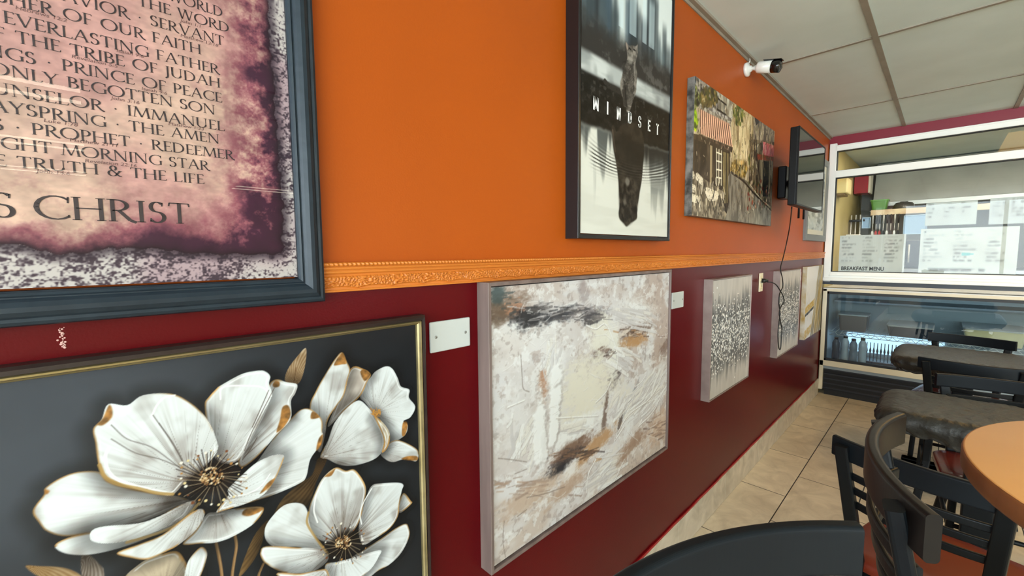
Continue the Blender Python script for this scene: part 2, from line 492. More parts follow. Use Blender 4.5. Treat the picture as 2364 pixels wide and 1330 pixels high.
class Art:
    """a picture surface on the plane y, described in metres (x along the wall, z up)"""
    def __init__(s, xs, zs, y, zoom=(0, 0, 1.0)):
        s.xs, s.zs, s.y, s.zoom = np.asarray(xs), np.asarray(zs), y, zoom
        s.X, s.Z = np.meshgrid(s.xs, s.zs)
        s.C = np.zeros(s.X.shape+(3,))
        s.aa = float(np.min(np.diff(s.xs)))*0.8
    def pt(s, p):
        return at(s.zoom[0]+p[0]/s.zoom[2], s.zoom[1]+p[1]/s.zoom[2], s.y)
    def pts(s, P): return np.array([s.pt(p) for p in P])
    def win(s, lo, hi):
        i0, i1 = np.searchsorted(s.zs, [lo[1], hi[1]]); j0, j1 = np.searchsorted(s.xs, [lo[0], hi[0]])
        return slice(max(i0-1, 0), i1+1), slice(max(j0-1, 0), j1+1)
    def mix(s, w, a, col):
        a = np.asarray(a)
        a = a[..., None] if a.ndim == 2 else a
        s.C[w] = s.C[w]*(1-a) + np.asarray(col, float)*a
    def fill(s, a, col): s.mix((slice(None), slice(None)), a, col)
    @staticmethod
    def segdist(x, z, P, closed):
        d = np.full(x.shape, 1e9)
        n = len(P)
        for i in range(n if closed else n-1):
            a, b = P[i], P[(i+1) % n]
            e = b-a; L = e@e + 1e-18
            t = np.clip(((x-a[0])*e[0]+(z-a[1])*e[1])/L, 0, 1)
            d = np.minimum(d, (x-a[0]-t*e[0])**2+(z-a[1]-t*e[1])**2)
        return np.sqrt(d)
    def sdf(s, P, pad=0.0):
        lo, hi = P.min(0)-pad-2*s.aa, P.max(0)+pad+2*s.aa
        w = s.win(lo, hi)
        x, z = s.X[w], s.Z[w]
        if x.size == 0: return w, x, z, x
        d = s.segdist(x, z, P, True)
        ins = np.zeros(x.shape, bool)
        for i in range(len(P)):
            a, b = P[i-1], P[i]
            if a[1] == b[1]: continue
            c = ((a[1] > z) != (b[1] > z)) & (x < (b[0]-a[0])*(z-a[1])/(b[1]-a[1])+a[0])
            ins ^= c
        return w, x, z, np.where(ins, d, -d)
    def poly(s, P, col, soft=None, smooth=False, alpha=1.0, tex=None):
        P = s.pts(P)
        if smooth: P = smooth_closed(P)
        soft = soft or s.aa
        w, x, z, d = s.sdf(P, soft)
        if x.size == 0: return
        a = sstep(-soft, soft, d)*alpha
        if tex: 
            t = fbm(x*tex[0], z*tex[1], tex[2], 4)
            t = sstep(0.25, 0.75, t)[..., None]
            col = np.asarray(col, float)*(1-t) + np.asarray(tex[3], float)*t
        s.mix(w, a, col)
    def stroke(s, P, wd, col, alpha=1.0, taper=False, smooth=True, rough=0.0, seed=3):
        P = s.pts(P)
        if smooth and len(P) > 2: P = smooth_open(P)
        m = wd*1.5 + 2*s.aa
        w = s.win(P.min(0)-m, P.max(0)+m)
        x, z = s.X[w], s.Z[w]
        if x.size == 0: return
        d = s.segdist(x, z, P, False)
        ww = wd/2
        if taper:
            L = P[-1]-P[0]; t = np.clip(((x-P[0][0])*L[0]+(z-P[0][1])*L[1])/(L@L), 0, 1)
            ww = ww*(1-0.85*t)
        a = sstep(ww+s.aa, ww-s.aa, d)*alpha
        if rough: a = a*sstep(0.5-rough*0.5, 0.5+rough*0.1, fbm(x*160, z*160, seed, 3)+0.15)
        s.mix(w, a, col)
    def dot(s, p, r, col, alpha=1.0, soft=None):
        c = np.array(s.pt(p)); soft = soft or s.aa
        w = s.win(c-r-2*soft, c+r+2*soft)
        x, z = s.X[w], s.Z[w]
        if x.size == 0: return
        d = np.hypot(x-c[0], z-c[1])
        s.mix(w, sstep(r+soft, r-soft, d)*alpha, col)
    def build(s, name, material, parent, origin, gain=1.0, depth=0.0):
        nz, nx = s.X.shape
        co = np.stack([s.X-origin[0], np.full(s.X.shape, s.y-origin[1]), s.Z-origin[2]], -1).reshape(-1, 3)
        idx = np.arange(nx*nz).reshape(nz, nx)
        q = np.stack([idx[:-1, :-1], idx[:-1, 1:], idx[1:, 1:], idx[1:, :-1]], -1).reshape(-1, 4)
        me = bpy.data.meshes.new(name)
        me.vertices.add(nx*nz); me.vertices.foreach_set('co', co.astype(np.float32).ravel())
        me.loops.add(q.size); me.loops.foreach_set('vertex_index', q.astype(np.int32).ravel())
        me.polygons.add(len(q))
        me.polygons.foreach_set('loop_start', np.arange(0, q.size, 4, dtype=np.int32))
        me.polygons.foreach_set('loop_total', np.full(len(q), 4, dtype=np.int32))
        me.update(calc_edges=True)
        v = np.clip(s.C, 0, 255)/255
        v = np.where(v <= 0.04045, v/12.92, ((v+0.055)/1.055)**2.4)*gain
        rgba = np.concatenate([v, np.ones(v.shape[:2]+(1,))], -1).reshape(-1, 4)
        at_ = me.color_attributes.new('pigment', 'FLOAT_COLOR', 'POINT')
        at_.data.foreach_set('color', rgba.astype(np.float32).ravel())
        me.materials.append(material)
        o = bpy.data.objects.new(name, me)
        COL.objects.link(o)
        o.parent = parent
        return o

def pigment_mat(name, rough=0.5, spec=0.4, bump=0.0):
    m = bpy.data.materials.new(name); m.use_nodes = True
    nt = m.node_tree; b = nt.nodes['Principled BSDF']
    a = nt.nodes.new('ShaderNodeVertexColor'); a.layer_name = 'pigment'
    nt.links.new(a.outputs['Color'], b.inputs['Base Color'])
    b.inputs['Roughness'].default_value = rough
    b.inputs['Specular IOR Level'].default_value = spec
    if bump:
        bp = nt.nodes.new('ShaderNodeBump'); bp.inputs['Strength'].default_value = bump; bp.inputs['Distance'].default_value = 0.003
        bw = nt.nodes.new('ShaderNodeRGBToBW')
        nt.links.new(a.outputs['Color'], bw.inputs[0]); nt.links.new(bw.outputs[0], bp.inputs['Height'])
        nt.links.new(bp.outputs[0], b.inputs['Normal'])
    return m

def grid(a, b, n): return np.linspace(a, b, n)
def grid2(a, m, b, n1, n2): return np.concatenate([np.linspace(a, m, n1, endpoint=False), np.linspace(m, b, n2)])

# ---------------------------------------------------------------- lettering drawn from strokes
def arc(cx, cy, rx, ry, a0, a1, n=14):
    return [(cx+rx*math.cos(math.radians(a0+(a1-a0)*i/n)), cy+ry*math.sin(math.radians(a0+(a1-a0)*i/n))) for i in range(n+1)]
TK, TN = 0.115, 0.048
# glyph: width, strokes (points, kind) ; kinds: T thick line, N thin line, C curve with modulated width, S serif at each listed point
GL = {
 'A': (0.78, [([(0.39, 1), (0.06, 0)], 'N'), ([(0.39, 1), (0.70, 0)], 'T'), ([(0.18, 0.36), (0.57, 0.36)], 'N')], [(0.06, 0), (0.70, 0)]),
 'B': (0.58, [([(0.12, 0), (0.12, 1)], 'T'), (arc(0.22, 0.755, 0.24, 0.225, 90, -90), 'C'), (arc(0.22, 0.27, 0.31, 0.25, 90, -90), 'C'), ([(0.12, 0.98), (0.22, 0.98)], 'N'), ([(0.12, 0.525), (0.22, 0.525)], 'N'), ([(0.12, 0.02), (0.22, 0.02)], 'N')], [(0.10, 0), (0.10, 1)]),
 'C': (0.80, [(arc(0.50, 0.5, 0.42, 0.49, 48, 312), 'C'), ([(0.78, 0.72), (0.79, 0.97)], 'N'), ([(0.78, 0.20), (0.79, 0.10)], 'N')], []),
 'D': (0.82, [([(0.12, 0), (0.12, 1)], 'T'), (arc(0.26, 0.5, 0.46, 0.48, 90, -90), 'C'), ([(0.12, 0.98), (0.28, 0.98)], 'N'), ([(0.12, 0.02), (0.28, 0.02)], 'N')], [(0.10, 0), (0.10, 1)]),
 'E': (0.52, [([(0.12, 0), (0.12, 1)], 'T'), ([(0.12, 0.98), (0.46, 0.98), (0.47, 0.86)], 'N'), ([(0.12, 0.52), (0.42, 0.52)], 'N'), ([(0.12, 0.02), (0.48, 0.02), (0.51, 0.15)], 'N')], [(0.10, 0), (0.10, 1)]),
 'F': (0.50, [([(0.12, 0), (0.12, 1)], 'T'), ([(0.12, 0.98), (0.46, 0.98), (0.47, 0.86)], 'N'), ([(0.12, 0.51), (0.42, 0.51)], 'N')], [(0.12, 0), (0.10, 1)]),
 'G': (0.84, [(arc(0.50, 0.5, 0.42, 0.49, 48, 300), 'C'), ([(0.76, 0.05), (0.76, 0.42)], 'T'), ([(0.77, 0.72), (0.78, 0.96)], 'N')], [(0.76, 0.42)]),
 'H': (0.82, [([(0.12, 0), (0.12, 1)], 'T'), ([(0.70, 0), (0.70, 1)], 'T'), ([(0.12, 0.52), (0.70, 0.52)], 'N')], [(0.12, 0), (0.12, 1), (0.70, 0), (0.70, 1)]),
 'I': (0.26, [([(0.13, 0), (0.13, 1)], 'T')], [(0.13, 0), (0.13, 1)]),
 'J': (0.30, [([(0.18, 1), (0.18, 0.02), (0.13, -0.14), (0.02, -0.2)], 'T')], [(0.18, 1)]),
 'K': (0.70, [([(0.12, 0), (0.12, 1)], 'T'), ([(0.12, 0.48), (0.56, 1)], 'N'), ([(0.22, 0.56), (0.68, 0)], 'T')], [(0.12, 0), (0.12, 1), (0.56, 1), (0.66, 0)]),
 'L': (0.53, [([(0.12, 0), (0.12, 1)], 'T'), ([(0.12, 0.02), (0.48, 0.02), (0.52, 0.17)], 'N')], [(0.10, 0), (0.12, 1)]),
 'M': (0.98, [([(0.18, 1), (0.08, 0)], 'N'), ([(0.18, 1), (0.50, 0.04)], 'T'), ([(0.50, 0.04), (0.80, 1)], 'N'), ([(0.80, 1), (0.90, 0)], 'T')], [(0.08, 0), (0.90, 0), (0.14, 1), (0.84, 1)]),
 'N': (0.84, [([(0.12, 0), (0.12, 1)], 'N'), ([(0.12, 1), (0.72, 0)], 'T'), ([(0.72, 0), (0.72, 1)], 'N')], [(0.12, 0), (0.08, 1), (0.72, 1)]),
 'O': (0.96, [(arc(0.48, 0.5, 0.42, 0.49, 90, 450, 28), 'C')], []),
 'P': (0.56, [([(0.12, 0), (0.12, 1)], 'T'), (arc(0.22, 0.72, 0.28, 0.26, 90, -90), 'C'), ([(0.12, 0.98), (0.22, 0.98)], 'N'), ([(0.12, 0.46), (0.22, 0.46)], 'N')], [(0.12, 0), (0.10, 1)]),
 'R': (0.68, [([(0.12, 0), (0.12, 1)], 'T'), (arc(0.22, 0.74, 0.27, 0.24, 90, -90), 'C'), ([(0.12, 0.98), (0.22, 0.98)], 'N'), ([(0.12, 0.5), (0.22, 0.5)], 'N'), ([(0.28, 0.5), (0.56, 0.06), (0.72, -0.03)], 'T')], [(0.12, 0), (0.10, 1)]),
 'S': (0.52, [(arc(0.26, 0.75, 0.17, 0.235, 40, 250, 12) + arc(0.25, 0.265, 0.2, 0.25, 70, -145, 14), 'C'), ([(0.40, 0.80), (0.41, 0.96)], 'N'), ([(0.08, 0.20), (0.07, 0.05)], 'N')], []),
 'T': (0.66, [([(0.33, 0), (0.33, 1)], 'T'), ([(0.03, 0.84), (0.05, 0.98), (0.61, 0.98), (0.63, 0.84)], 'N')], [(0.33, 0)]),
 'U': (0.80, [([(0.12, 1), (0.12, 0.35)] + arc(0.39, 0.32, 0.27, 0.30, 180, 360, 12), 'C'), ([(0.66, 1), (0.66, 0.3)], 'N')], [(0.12, 1), (0.66, 1)]),
 'V': (0.76, [([(0.08, 1), (0.39, 0)], 'T'), ([(0.39, 0), (0.69, 1)], 'N')], [(0.08, 1), (0.69, 1)]),
 'W': (1.06, [([(0.06, 1), (0.30, 0)], 'T'), ([(0.30, 0), (0.52, 1)], 'N'), ([(0.52, 1), (0.76, 0)], 'T'), ([(0.76, 0), (0.99, 1)], 'N')], [(0.06, 1), (0.99, 1), (0.52, 1)]),
 'Y': (0.70, [([(0.06, 1), (0.35, 0.48)], 'T'), ([(0.35, 0.48), (0.64, 1)], 'N'), ([(0.35, 0), (0.35, 0.48)], 'T')], [(0.06, 1), (0.64, 1), (0.35, 0)]),
 '&': (0.82, [(arc(0.34, 0.76, 0.15, 0.22, -60, 240, 14) + [(0.30, 0.52), (0.66, 0.02), (0.78, 0.0)], 'C'), ([(0.27, 0.55)] + arc(0.30, 0.27, 0.22, 0.27, 120, 330, 12) + [(0.66, 0.45), (0.70, 0.52)], 'C')], [(0.70, 0.52)]),
 '.': (0.36, [([(0.12, 0.42), (0.24, 0.42)], 'D')], []),
 ' ': (0.34, [], []),
}
def text_width(t, gap=0.05): return sum(GL[c][0]+gap for c in t)-gap
def put_text(mb, t, x, z, h, sx, y, gap=0.05, sans=None, gapx=None):
    """capital letters as flat ink strokes: x left, z baseline, h cap height, sx horizontal stretch"""
    def quad(p, q, wp, wq, ext=0.0):
        dx, dz = q[0]-p[0], q[1]-p[1]; L = math.hypot(dx, dz) or 1e-9
        nx, nz = -dz/L, dx/L
        px, pz, qx, qz = p[0]-dx/L*ext, p[1]-dz/L*ext, q[0]+dx/L*ext, q[1]+dz/L*ext
        c = [(px+nx*wp/2, pz+nz*wp/2), (px-nx*wp/2, pz-nz*wp/2), (qx-nx*wq/2, qz-nz*wq/2), (qx+nx*wq/2, qz+nz*wq/2)]
        mb.add([(x+cx*h*sx, y, z+cz*h) for cx, cz in c], [(0, 1, 2, 3)])
    for ch in t:
        wd, strokes, serifs = GL[ch]
        for P, k in strokes:
            if k == 'D':
                cxd, czd = 0.18, 0.42
                mb.add([(x+(cxd+0.075*math.cos(a*PI/5)/sx)*h*sx, y, z+(czd+0.075*math.sin(a*PI/5))*h) for a in range(10)], [tuple(range(10))])
                continue
            for i in range(len(P)-1):
                p, q = P[i], P[i+1]
                if sans: quad(p, q, sans, sans, 0.02)
                elif k == 'T': quad(p, q, TK, TK)
                elif k == 'N': quad(p, q, TN, TN, 0.01)
                else:
                    def cw(j):
                        a, b = P[max(j-1, 0)], P[min(j+1, len(P)-1)]
                        dx, dz = b[0]-a[0], b[1]-a[1]; L = math.hypot(dx, dz) or 1
                        return TN + (TK*1.06-TN)*(abs(dz)/L)**1.6
                    quad(p, q, cw(i), cw(i+1), 0.006)
        if not sans:
            for sxp, szp in serifs:
                zz = szp-0.015 if szp > 0.5 else szp+0.015
                quad((sxp-0.115, zz), (sxp+0.115, zz), 0.032, 0.032)
        x += (wd + (gap if gapx is None else gapx))*h*sx
    return x
# ---------------------------------------------------------------- picture frames
def text_mesh(name, cu, material):
    f = bpy.data.objects.new(name, cu); COL.objects.link(f)
    bpy.context.view_layer.update()
    me = bpy.data.meshes.new_from_object(f.evaluated_get(bpy.context.evaluated_depsgraph_get()))
    bpy.data.objects.remove(f)
    me.name = name; me.materials.clear(); me.materials.append(material)
    o = bpy.data.objects.new(name, me); COL.objects.link(o)
    return o
def frame_ring(mb, x0, x1, z0, z1, prof, mi=0):
    """prof: list of (inset from outer edge, protrusion) swept round the rectangle with mitred corners; y = -protrusion"""
    vs, fs = [], []
    n = len(prof)
    for (cx, cz, sx, sz) in ((x0, z0, 1, 1), (x1, z0, -1, 1), (x1, z1, -1, -1), (x0, z1, 1, -1)):
        for i, d in prof: vs.append((cx+sx*i, -d, cz+sz*i))
    for k in range(4):
        k2 = (k+1) % 4
        for i in range(n):
            j = (i+1) % n
            fs.append((k*n+i, k*n+j, k2*n+j, k2*n+i))
    mb.add(vs, fs, False, mi)
    return mb

M_pig_matte = pigment_mat('printed_canvas', 0.5, 0.12)
M_pig_gloss = pigment_mat('glossy_print', 0.25, 0.25)
M_pig_paint = pigment_mat('thick_paint_canvas', 0.45, 0.4, 0.35)

# ---- 1. white and gold flower picture
def flower_art():
    A = Art(grid2(-0.30, -0.095, 0.4905, 16, 600), grid2(0.46, 0.74, 1.2545, 10, 500), -0.018)
    X, Z = A.X, A.Z
    n = fbm(X*5, Z*5, 5, 4); n2 = fbm(X*14+Z*5, Z*20, 8, 3)
    lum = 35 + 35*sstep(0.42, -0.1, X)*sstep(0.85, 1.15, Z) + 22*(n-0.5) + 7*(n2-0.5)
    lum = np.clip(lum, 15, 90)
    A.C[:] = lum[..., None]*np.array([0.90, 0.97, 1.08])
    def petal(P, base, seed, dark=0.5, gold=0.5, r0=0.0, tint=(234, 238, 238), shadow=0.5):
        Q = smooth_closed(A.pts(P), 5)
        w, x, z, d = A.sdf(Q, 0.03)
        if x.size == 0: return
        b = np.array(A.pt(base))
        R = np.max(np.hypot(*(Q-b).T))
        sh = sstep(-0.026, 0.0, d)*(d < 0)*shadow*0.75
        A.mix(w, sh, (10, 9, 9))
        r = np.hypot(x-b[0], z-b[1])/R
        th = np.arctan2(z-b[1], x-b[0])
        st = fbm(th*16+seed, r*1.3, seed, 3)
        st2 = fbm(th*46+seed*3, r*1.6, seed+5, 2)
        br = fbm(x*26, z*26, seed+2, 3)
        v = 1.0 - 1.25*dark*np.exp(-np.clip(r-r0, 0, 9)*3.3) - 0.30*sstep(0.52, 0.8, st)*sstep(1.05, 0.3, r) + 0.10*(st2-0.5) - 0.30*sstep(0.48, 0.78, br)
        v -= 0.22*np.exp(-np.abs(d)/0.008)*np.clip(br-0.25, 0, 1)
        v = np.clip(v, 0, 1)[..., None]
        cold = np.asarray(tint, float)
        warm = np.array([112, 98, 88.])
        c = warm*(1-v) + cold*v
        vein = sstep(0.035, 0.0, np.abs(((th*5.2+seed*0.37+0.25*br) % 1)-0.5))*sstep(0.78, 0.25, r)*sstep(0.02, 0.2, r)
        c = c*(1-0.42*vein[..., None]) + np.array([70, 58, 50.])*0.42*vein[..., None]
        ridge = np.exp(-((d-0.0042)/0.0011)**2)*sstep(0.42, 0.58, fbm(th*2.3, r*0+seed, seed+9, 2))
        c = c*(1-0.75*ridge[..., None]) + 252*0.75*ridge[..., None]
        gn = fbm(x*34, z*34, seed+21, 3)
        gth = sstep(0.66-0.3*gold, 0.74-0.3*gold, fbm(th*1.7+seed, r*1.2, seed+13, 2))
        g = sstep(0.0022+0.006*gn*gold, 0.0, d)*gth
        gold_c = np.array([168, 120, 58.])*(0.55+0.9*gn[..., None])
        c = c*(1-0.9*g[..., None]) + gold_c*0.9*g[..., None]
        A.mix(w, sstep(-A.aa, A.aa, d), c)
    def tip(P, seed):
        Q = smooth_closed(A.pts(P), 4)
        w, x, z, d = A.sdf(Q, 0.004)
        if x.size == 0: return
        g = fbm(x*120, z*120, seed, 3)[..., None]
        A.mix(w, sstep(-0.001, 0.002, d)*0.9, np.array([150, 98, 42.])*(0.5+g))
    def leaf(P, base, seed, c0=(92, 66, 36), c1=(190, 160, 116)):
        Q = smooth_closed(A.pts(P), 5)
        w, x, z, d = A.sdf(Q, 0.01)
        if x.size == 0: return
        b = np.array(A.pt(base)); R = np.max(np.hypot(*(Q-b).T))
        r = np.hypot(x-b[0], z-b[1])/R; th = np.arctan2(z-b[1], x-b[0])
        v = np.clip(0.15+0.75*r*fbm(x*60, z*60, seed, 3)+0.28*np.sin(th*60+r*24)*0.5, 0, 1)[..., None]
        A.mix(w, sstep(-A.aa, A.aa, d), np.array(c0)*(1-v)+np.array(c1)*v)
    def centre(c, rx, ry, seed, n=46):
        rnd = random.Random(seed)
        cx, cz = A.pt(c)
        px = (A.pt((c[0]+10, c[1]))[0]-cx)/10
        w = A.win(np.array([cx-rx*1.3*px, cz-ry*1.3*px]), np.array([cx+rx*1.3*px, cz+ry*1.3*px]))
        q = np.hypot((A.X[w]-cx)/(rx*px), (A.Z[w]-cz)/(ry*px))
        A.mix(w, sstep(0.95, 0.45, q)*0.9, (22, 17, 14))
        for i in range(n):
            a = 2*PI*i/n + rnd.uniform(-0.05, 0.05); k = rnd.uniform(0.8, 1.12)
            e = (c[0]+rx*k*math.cos(a), c[1]-ry*k*math.sin(a))
            m = (c[0]+rx*0.35*math.cos(a+0.2), c[1]-ry*0.35*math.sin(a+0.2))
            A.stroke([m, e], 0.0011, (40, 30, 26) if i % 3 else (150, 130, 104), 0.9, smooth=False)
            if i % 2 == 0:
                A.dot(e, rnd.uniform(0.0011, 0.0023), rnd.choice([(236, 228, 214), (176, 126, 70), (226, 204, 150), (120, 70, 42)]))
        for i in range(110):
            a = rnd.uniform(0, 2*PI); k = math.sqrt(rnd.random())*0.36
            A.dot((c[0]+rx*k*math.cos(a), c[1]-ry*k*math.sin(a)-ry*0.08), rnd.uniform(0.0008, 0.0019),
                  rnd.choice([(188, 150, 104), (226, 204, 170), (134, 92, 56), (206, 172, 120), (110, 74, 44)]))
    R3, R4 = (0, 720, 2.18), (500, 720, 2.18)
    # stems, leaves and buds behind
    A.zoom = R4
    leaf([(450, 183), (447, 262), (424, 345), (392, 366), (345, 348), (358, 290), (408, 222)], (400, 372), 3, (110, 76, 40), (232, 216, 190))
    A.stroke([(400, 280), (388, 362)], 0.001, (84, 54, 28), 0.8)
    leaf([(290, 1020), (330, 945), (415, 865), (480, 820), (512, 735), (556, 742), (505, 850), (460, 975), (405, 960), (340, 978)], (545, 735), 4, (60, 42, 26), (150, 116, 70))
    leaf([(112, 1335), (150, 1215), (200, 1110), (262, 1045), (240, 1110), (224, 1180), (180, 1262)], (262, 1045), 6, (78, 56, 32), (150, 118, 74))
    for P in ([(-2, 1165), (14, 1240), (28, 1340), (34, 1500)], [(92, 1122), (100, 1180), (88, 1260), (78, 1340), (72, 1500)], [(236, 1268), (222, 1300), (210, 1340), (190, 1500)]):
        A.stroke(P, 0.0042, (140, 104, 66)); A.stroke([(p[0]+2, p[1]) for p in P], 0.0012, (190, 156, 112), 0.7)
    A.zoom = R3
    leaf([(128, 1280), (200, 1280), (310, 1286), (385, 1312), (410, 1345), (300, 1360), (200, 1335)], (128, 1280), 11, (120, 86, 44), (226, 206, 176))
    leaf([(410, 1208), (450, 1222), (510, 1280), (522, 1302), (515, 1350), (420, 1350)], (420, 1205), 12, (70, 56, 44), (214, 206, 198))
    petal([(640, 1360), (700, 1270), (790, 1228), (888, 1205), (930, 1252), (945, 1290), (960, 1370)], (820, 1420), 14, 0.5, 0.8, tint=(206, 188, 160))
    petal([(1040, 1240), (1034, 1196), (1004, 1188), (950, 1250), (930, 1320), (920, 1400), (1000, 1345)], (940, 1420), 15, 0.3, 0.3)
    # flower at the top right
    A.zoom = R4
    petal([(930, 380), (800, 300), (850, 275), (884, 286), (912, 335), (928, 376), (970, 392), (968, 432), (1000, 478), (976, 530), (940, 550), (962, 572), (950, 618), (900, 652), (860, 655), (815, 560), (755, 465), (722, 430), (740, 370), (775, 330)][1:], (800, 510), 31, 0.35, 0.35)
    petal([(672, 288), (740, 288), (776, 316), (758, 352), (722, 425), (640, 500), (560, 580), (600, 470)], (530, 720), 32, 0.35, 0.55, tint=(222, 212, 200))
    petal([(632, 204), (656, 252), (672, 290), (660, 340), (640, 420), (598, 482), (560, 545), (545, 622), (522, 705), (492, 660), (468, 486), (498, 402), (548, 312), (600, 232)], (525, 715), 33, 0.5, 0.5)
    tip([(632, 204), (655, 258), (630, 266), (588, 268)], 2)
    tip([(722, 305), (742, 288), (776, 316), (745, 350)], 3)
    petal([(824, 708), (868, 660), (920, 647), (1000, 685), (1016, 716), (1004, 752), (950, 740), (890, 756), (850, 742)], (815, 700), 34, 0.3, 0.3)
    tip([(1006, 750), (1010, 726), (960, 726), (930, 742)], 4)
    petal([(714, 446), (762, 480), (795, 525), (842, 612), (842, 682), (800, 738), (702, 772), (620, 770), (560, 742), (522, 728), (560, 650), (592, 562), (650, 490)], (540, 730), 35, 0.55, 0.55)
    petal([(796, 528), (848, 570), (872, 620), (862, 680), (832, 708), (842, 640)], (830, 715), 36, 0.4, 0.9, tint=(220, 206, 176))
    tip([(936, 560), (956, 552), (962, 580), (948, 622), (932, 622)], 5)
    for i in range(16):
        A.stroke([(795+i, 530-i), (800+3*math.cos(i)*9, 505+3*math.sin(i*1.7)*7)], 0.0011, (190, 130, 60), 0.9, smooth=False)
    for i in range(26): A.dot((805+18*math.cos(i*2.4), 505+14*math.sin(i*3.1)), 0.0013, (196, 138, 66))
    # large flower
    A.zoom = R3
    petal([(165, 1000), (222, 918), (226, 888), (300, 838), (392, 806), (500, 806), (545, 852), (640, 885), (760, 910), (900, 930), (960, 960), (860, 1000), (700, 1060), (520, 1100), (340, 1130), (240, 1106), (196, 1060)], (960, 940), 41, 0.6, 0.25)
    tip([(222, 916), (226, 890), (252, 900), (240, 918)], 8)
    petal([(275, 1176), (345, 1136), (450, 1112), (600, 1080), (760, 1050), (900, 975), (985, 950), (960, 1020), (860, 1085), (740, 1140), (600, 1190), (450, 1222), (330, 1216)], (975, 950), 42, 0.55, 0.45)
    petal([(452, 1130), (470, 1096), (540, 1078), (690, 1066), (800, 1030), (960, 955), (930, 1030), (820, 1090), (690, 1140), (560, 1164), (475, 1158)], (975, 950), 43, 0.35, 0.15)
    A.stroke([(640, 1160), (740, 1132), (850, 1092), (940, 1030), (1000, 965)], 0.0042, (186, 152, 96), 0.85)
    A.zoom = R4
    petal([(-170, 1170), (-110, 1105), (-50, 1020), (0, 1008), (120, 988), (236, 986), (192, 1062), (84, 1130), (0, 1160), (-80, 1166)], (0, 960), 44, 0.55, 0.5)
    tip([(236, 986), (150, 990), (126, 1020), (160, 1030), (215, 1010)], 9)
    A.zoom = R3
    petal([(588, 1214), (700, 1170), (820, 1120), (950, 1020), (1010, 992), (1030, 1020), (985, 1100), (900, 1172), (840, 1205), (742, 1246), (660, 1238)], (1010, 970), 45, 0.5, 0.45)
    A.zoom = R4
    petal([(300, 620), (372, 540), (420, 494), (462, 487), (500, 508), (531, 548), (531, 602), (535, 622), (520, 672), (472, 742), (452, 828), (420, 862), (300, 916), (160, 962), (60, 985), (60, 930), (120, 850), (200, 760)], (0, 900), 46, 0.6, 0.35)
    tip([(478, 504), (500, 508), (518, 532), (474, 540)], 10)
    tip([(512, 640), (536, 616), (528, 668), (500, 700)], 11)
    petal([(262, 372), (300, 340), (350, 354), (405, 366), (396, 410), (374, 450), (372, 540), (300, 620), (212, 722), (132, 782), (108, 745), (160, 640), (240, 480)], (20, 830), 47, 0.6, 0.6)
    tip([(330, 480), (362, 470), (374, 520), (340, 580), (300, 608), (318, 540)], 12)
    tip([(280, 366), (296, 346), (318, 352), (316, 376), (290, 382)], 13)
    petal([(-60, 470), (-40, 430), (0, 386), (22, 370), (130, 312), (214, 296), (248, 302), (270, 326), (264, 362), (278, 420), (240, 500), (180, 620), (110, 745), (20, 760), (-30, 690), (-45, 600)], (-5, 830), 48, 0.6, 0.35)
    A.stroke([(20, 440), (22, 390), (60, 374), (150, 372), (230, 380), (276, 424)], 0.0022, (250, 249, 246), 0.9)
    for P in ([(290, 385), (230, 500), (175, 610), (140, 700)], [(262, 395), (225, 480), (180, 580)], [(205, 630), (165, 700), (130, 745)]):
        A.stroke(P, 0.0012, (70, 56, 48), 0.75)
    A.zoom = R3
    petal([(545, 465), (640, 470), (720, 420), (860, 412), (950, 452), (1020, 512), (1060, 572), (1080, 620), (1096, 692), (1040, 770), (940, 850), (870, 920), (800, 916), (700, 895), (620, 870), (540, 840), (505, 800), (490, 740), (480, 660), (468, 590), (512, 540)], (960, 860), 49, 0.4, 0.35)
    A.stroke([(765, 522), (790, 470), (830, 430), (880, 420)], 0.0022, (250, 249, 246), 0.9)
    A.stroke([(548, 685), (530, 730), (545, 800), (600, 850), (680, 880)], 0.0032, (250, 249, 246), 0.9)
    A.stroke([(500, 770), (530, 832), (600, 868), (700, 890), (790, 912), (870, 918)], 0.0042, (176, 140, 80), 0.85)
    tip([(545, 470), (565, 480), (566, 530), (520, 572), (486, 568), (515, 535)], 14)
    for P in ([(560, 570), (640, 640), (760, 680), (860, 750), (910, 790)], [(560, 640), (680, 710), (800, 740), (900, 780)], [(770, 520), (840, 620), (890, 700), (925, 770)], [(800, 560), (870, 660), (920, 750)]):
        A.stroke(P, 0.0012, (84, 74, 68), 0.7)
    A.zoom = R4
    petal([(60, 922), (58, 892), (130, 820), (200, 760), (280, 724), (336, 722), (330, 762), (290, 850), (240, 916), (160, 960), (82, 986), (30, 1002), (0, 1004)], (20, 950), 50, 0.3, 0.25)
    tip([(216, 915), (256, 860), (294, 836), (280, 868), (240, 905)], 15)
    A.stroke([(60, 900), (75, 925), (150, 918), (220, 880), (270, 815)], 0.0016, (252, 251, 249), 0.9)
    A.zoom = (0, 0, 1.0)
    centre((488, 1104), 78, 62, 5, 64)
    # lower right flower
    A.zoom = R4
    petal([(940, 912), (976, 950), (981, 966), (925, 1012), (912, 980)], (915, 1010), 61, 0.3, 0.9)
    petal([(738, 1200), (830, 1140), (900, 1090), (950, 1067), (966, 1085), (970, 1130), (930, 1212), (870, 1272), (800, 1312), (700, 1400), (620, 1400), (660, 1260)], (640, 1180), 62, 0.6, 0.3)
    petal([(778, 878), (830, 864), (912, 860), (940, 872), (932, 900), (920, 962), (912, 1030), (870, 1092), (800, 1140), (740, 1172), (716, 1120), (720, 1050), (745, 960)], (655, 1170), 63, 0.55, 0.4)
    petal([(600, 784), (650, 800), (692, 794), (732, 840), (752, 892), (742, 960), (716, 1060), (660, 1130), (560, 1160), (490, 1120), (462, 1010), (500, 900), (540, 830)], (630, 1165), 64, 0.5, 0.5)
    tip([(545, 826), (598, 788), (580, 824), (556, 832)], 16)
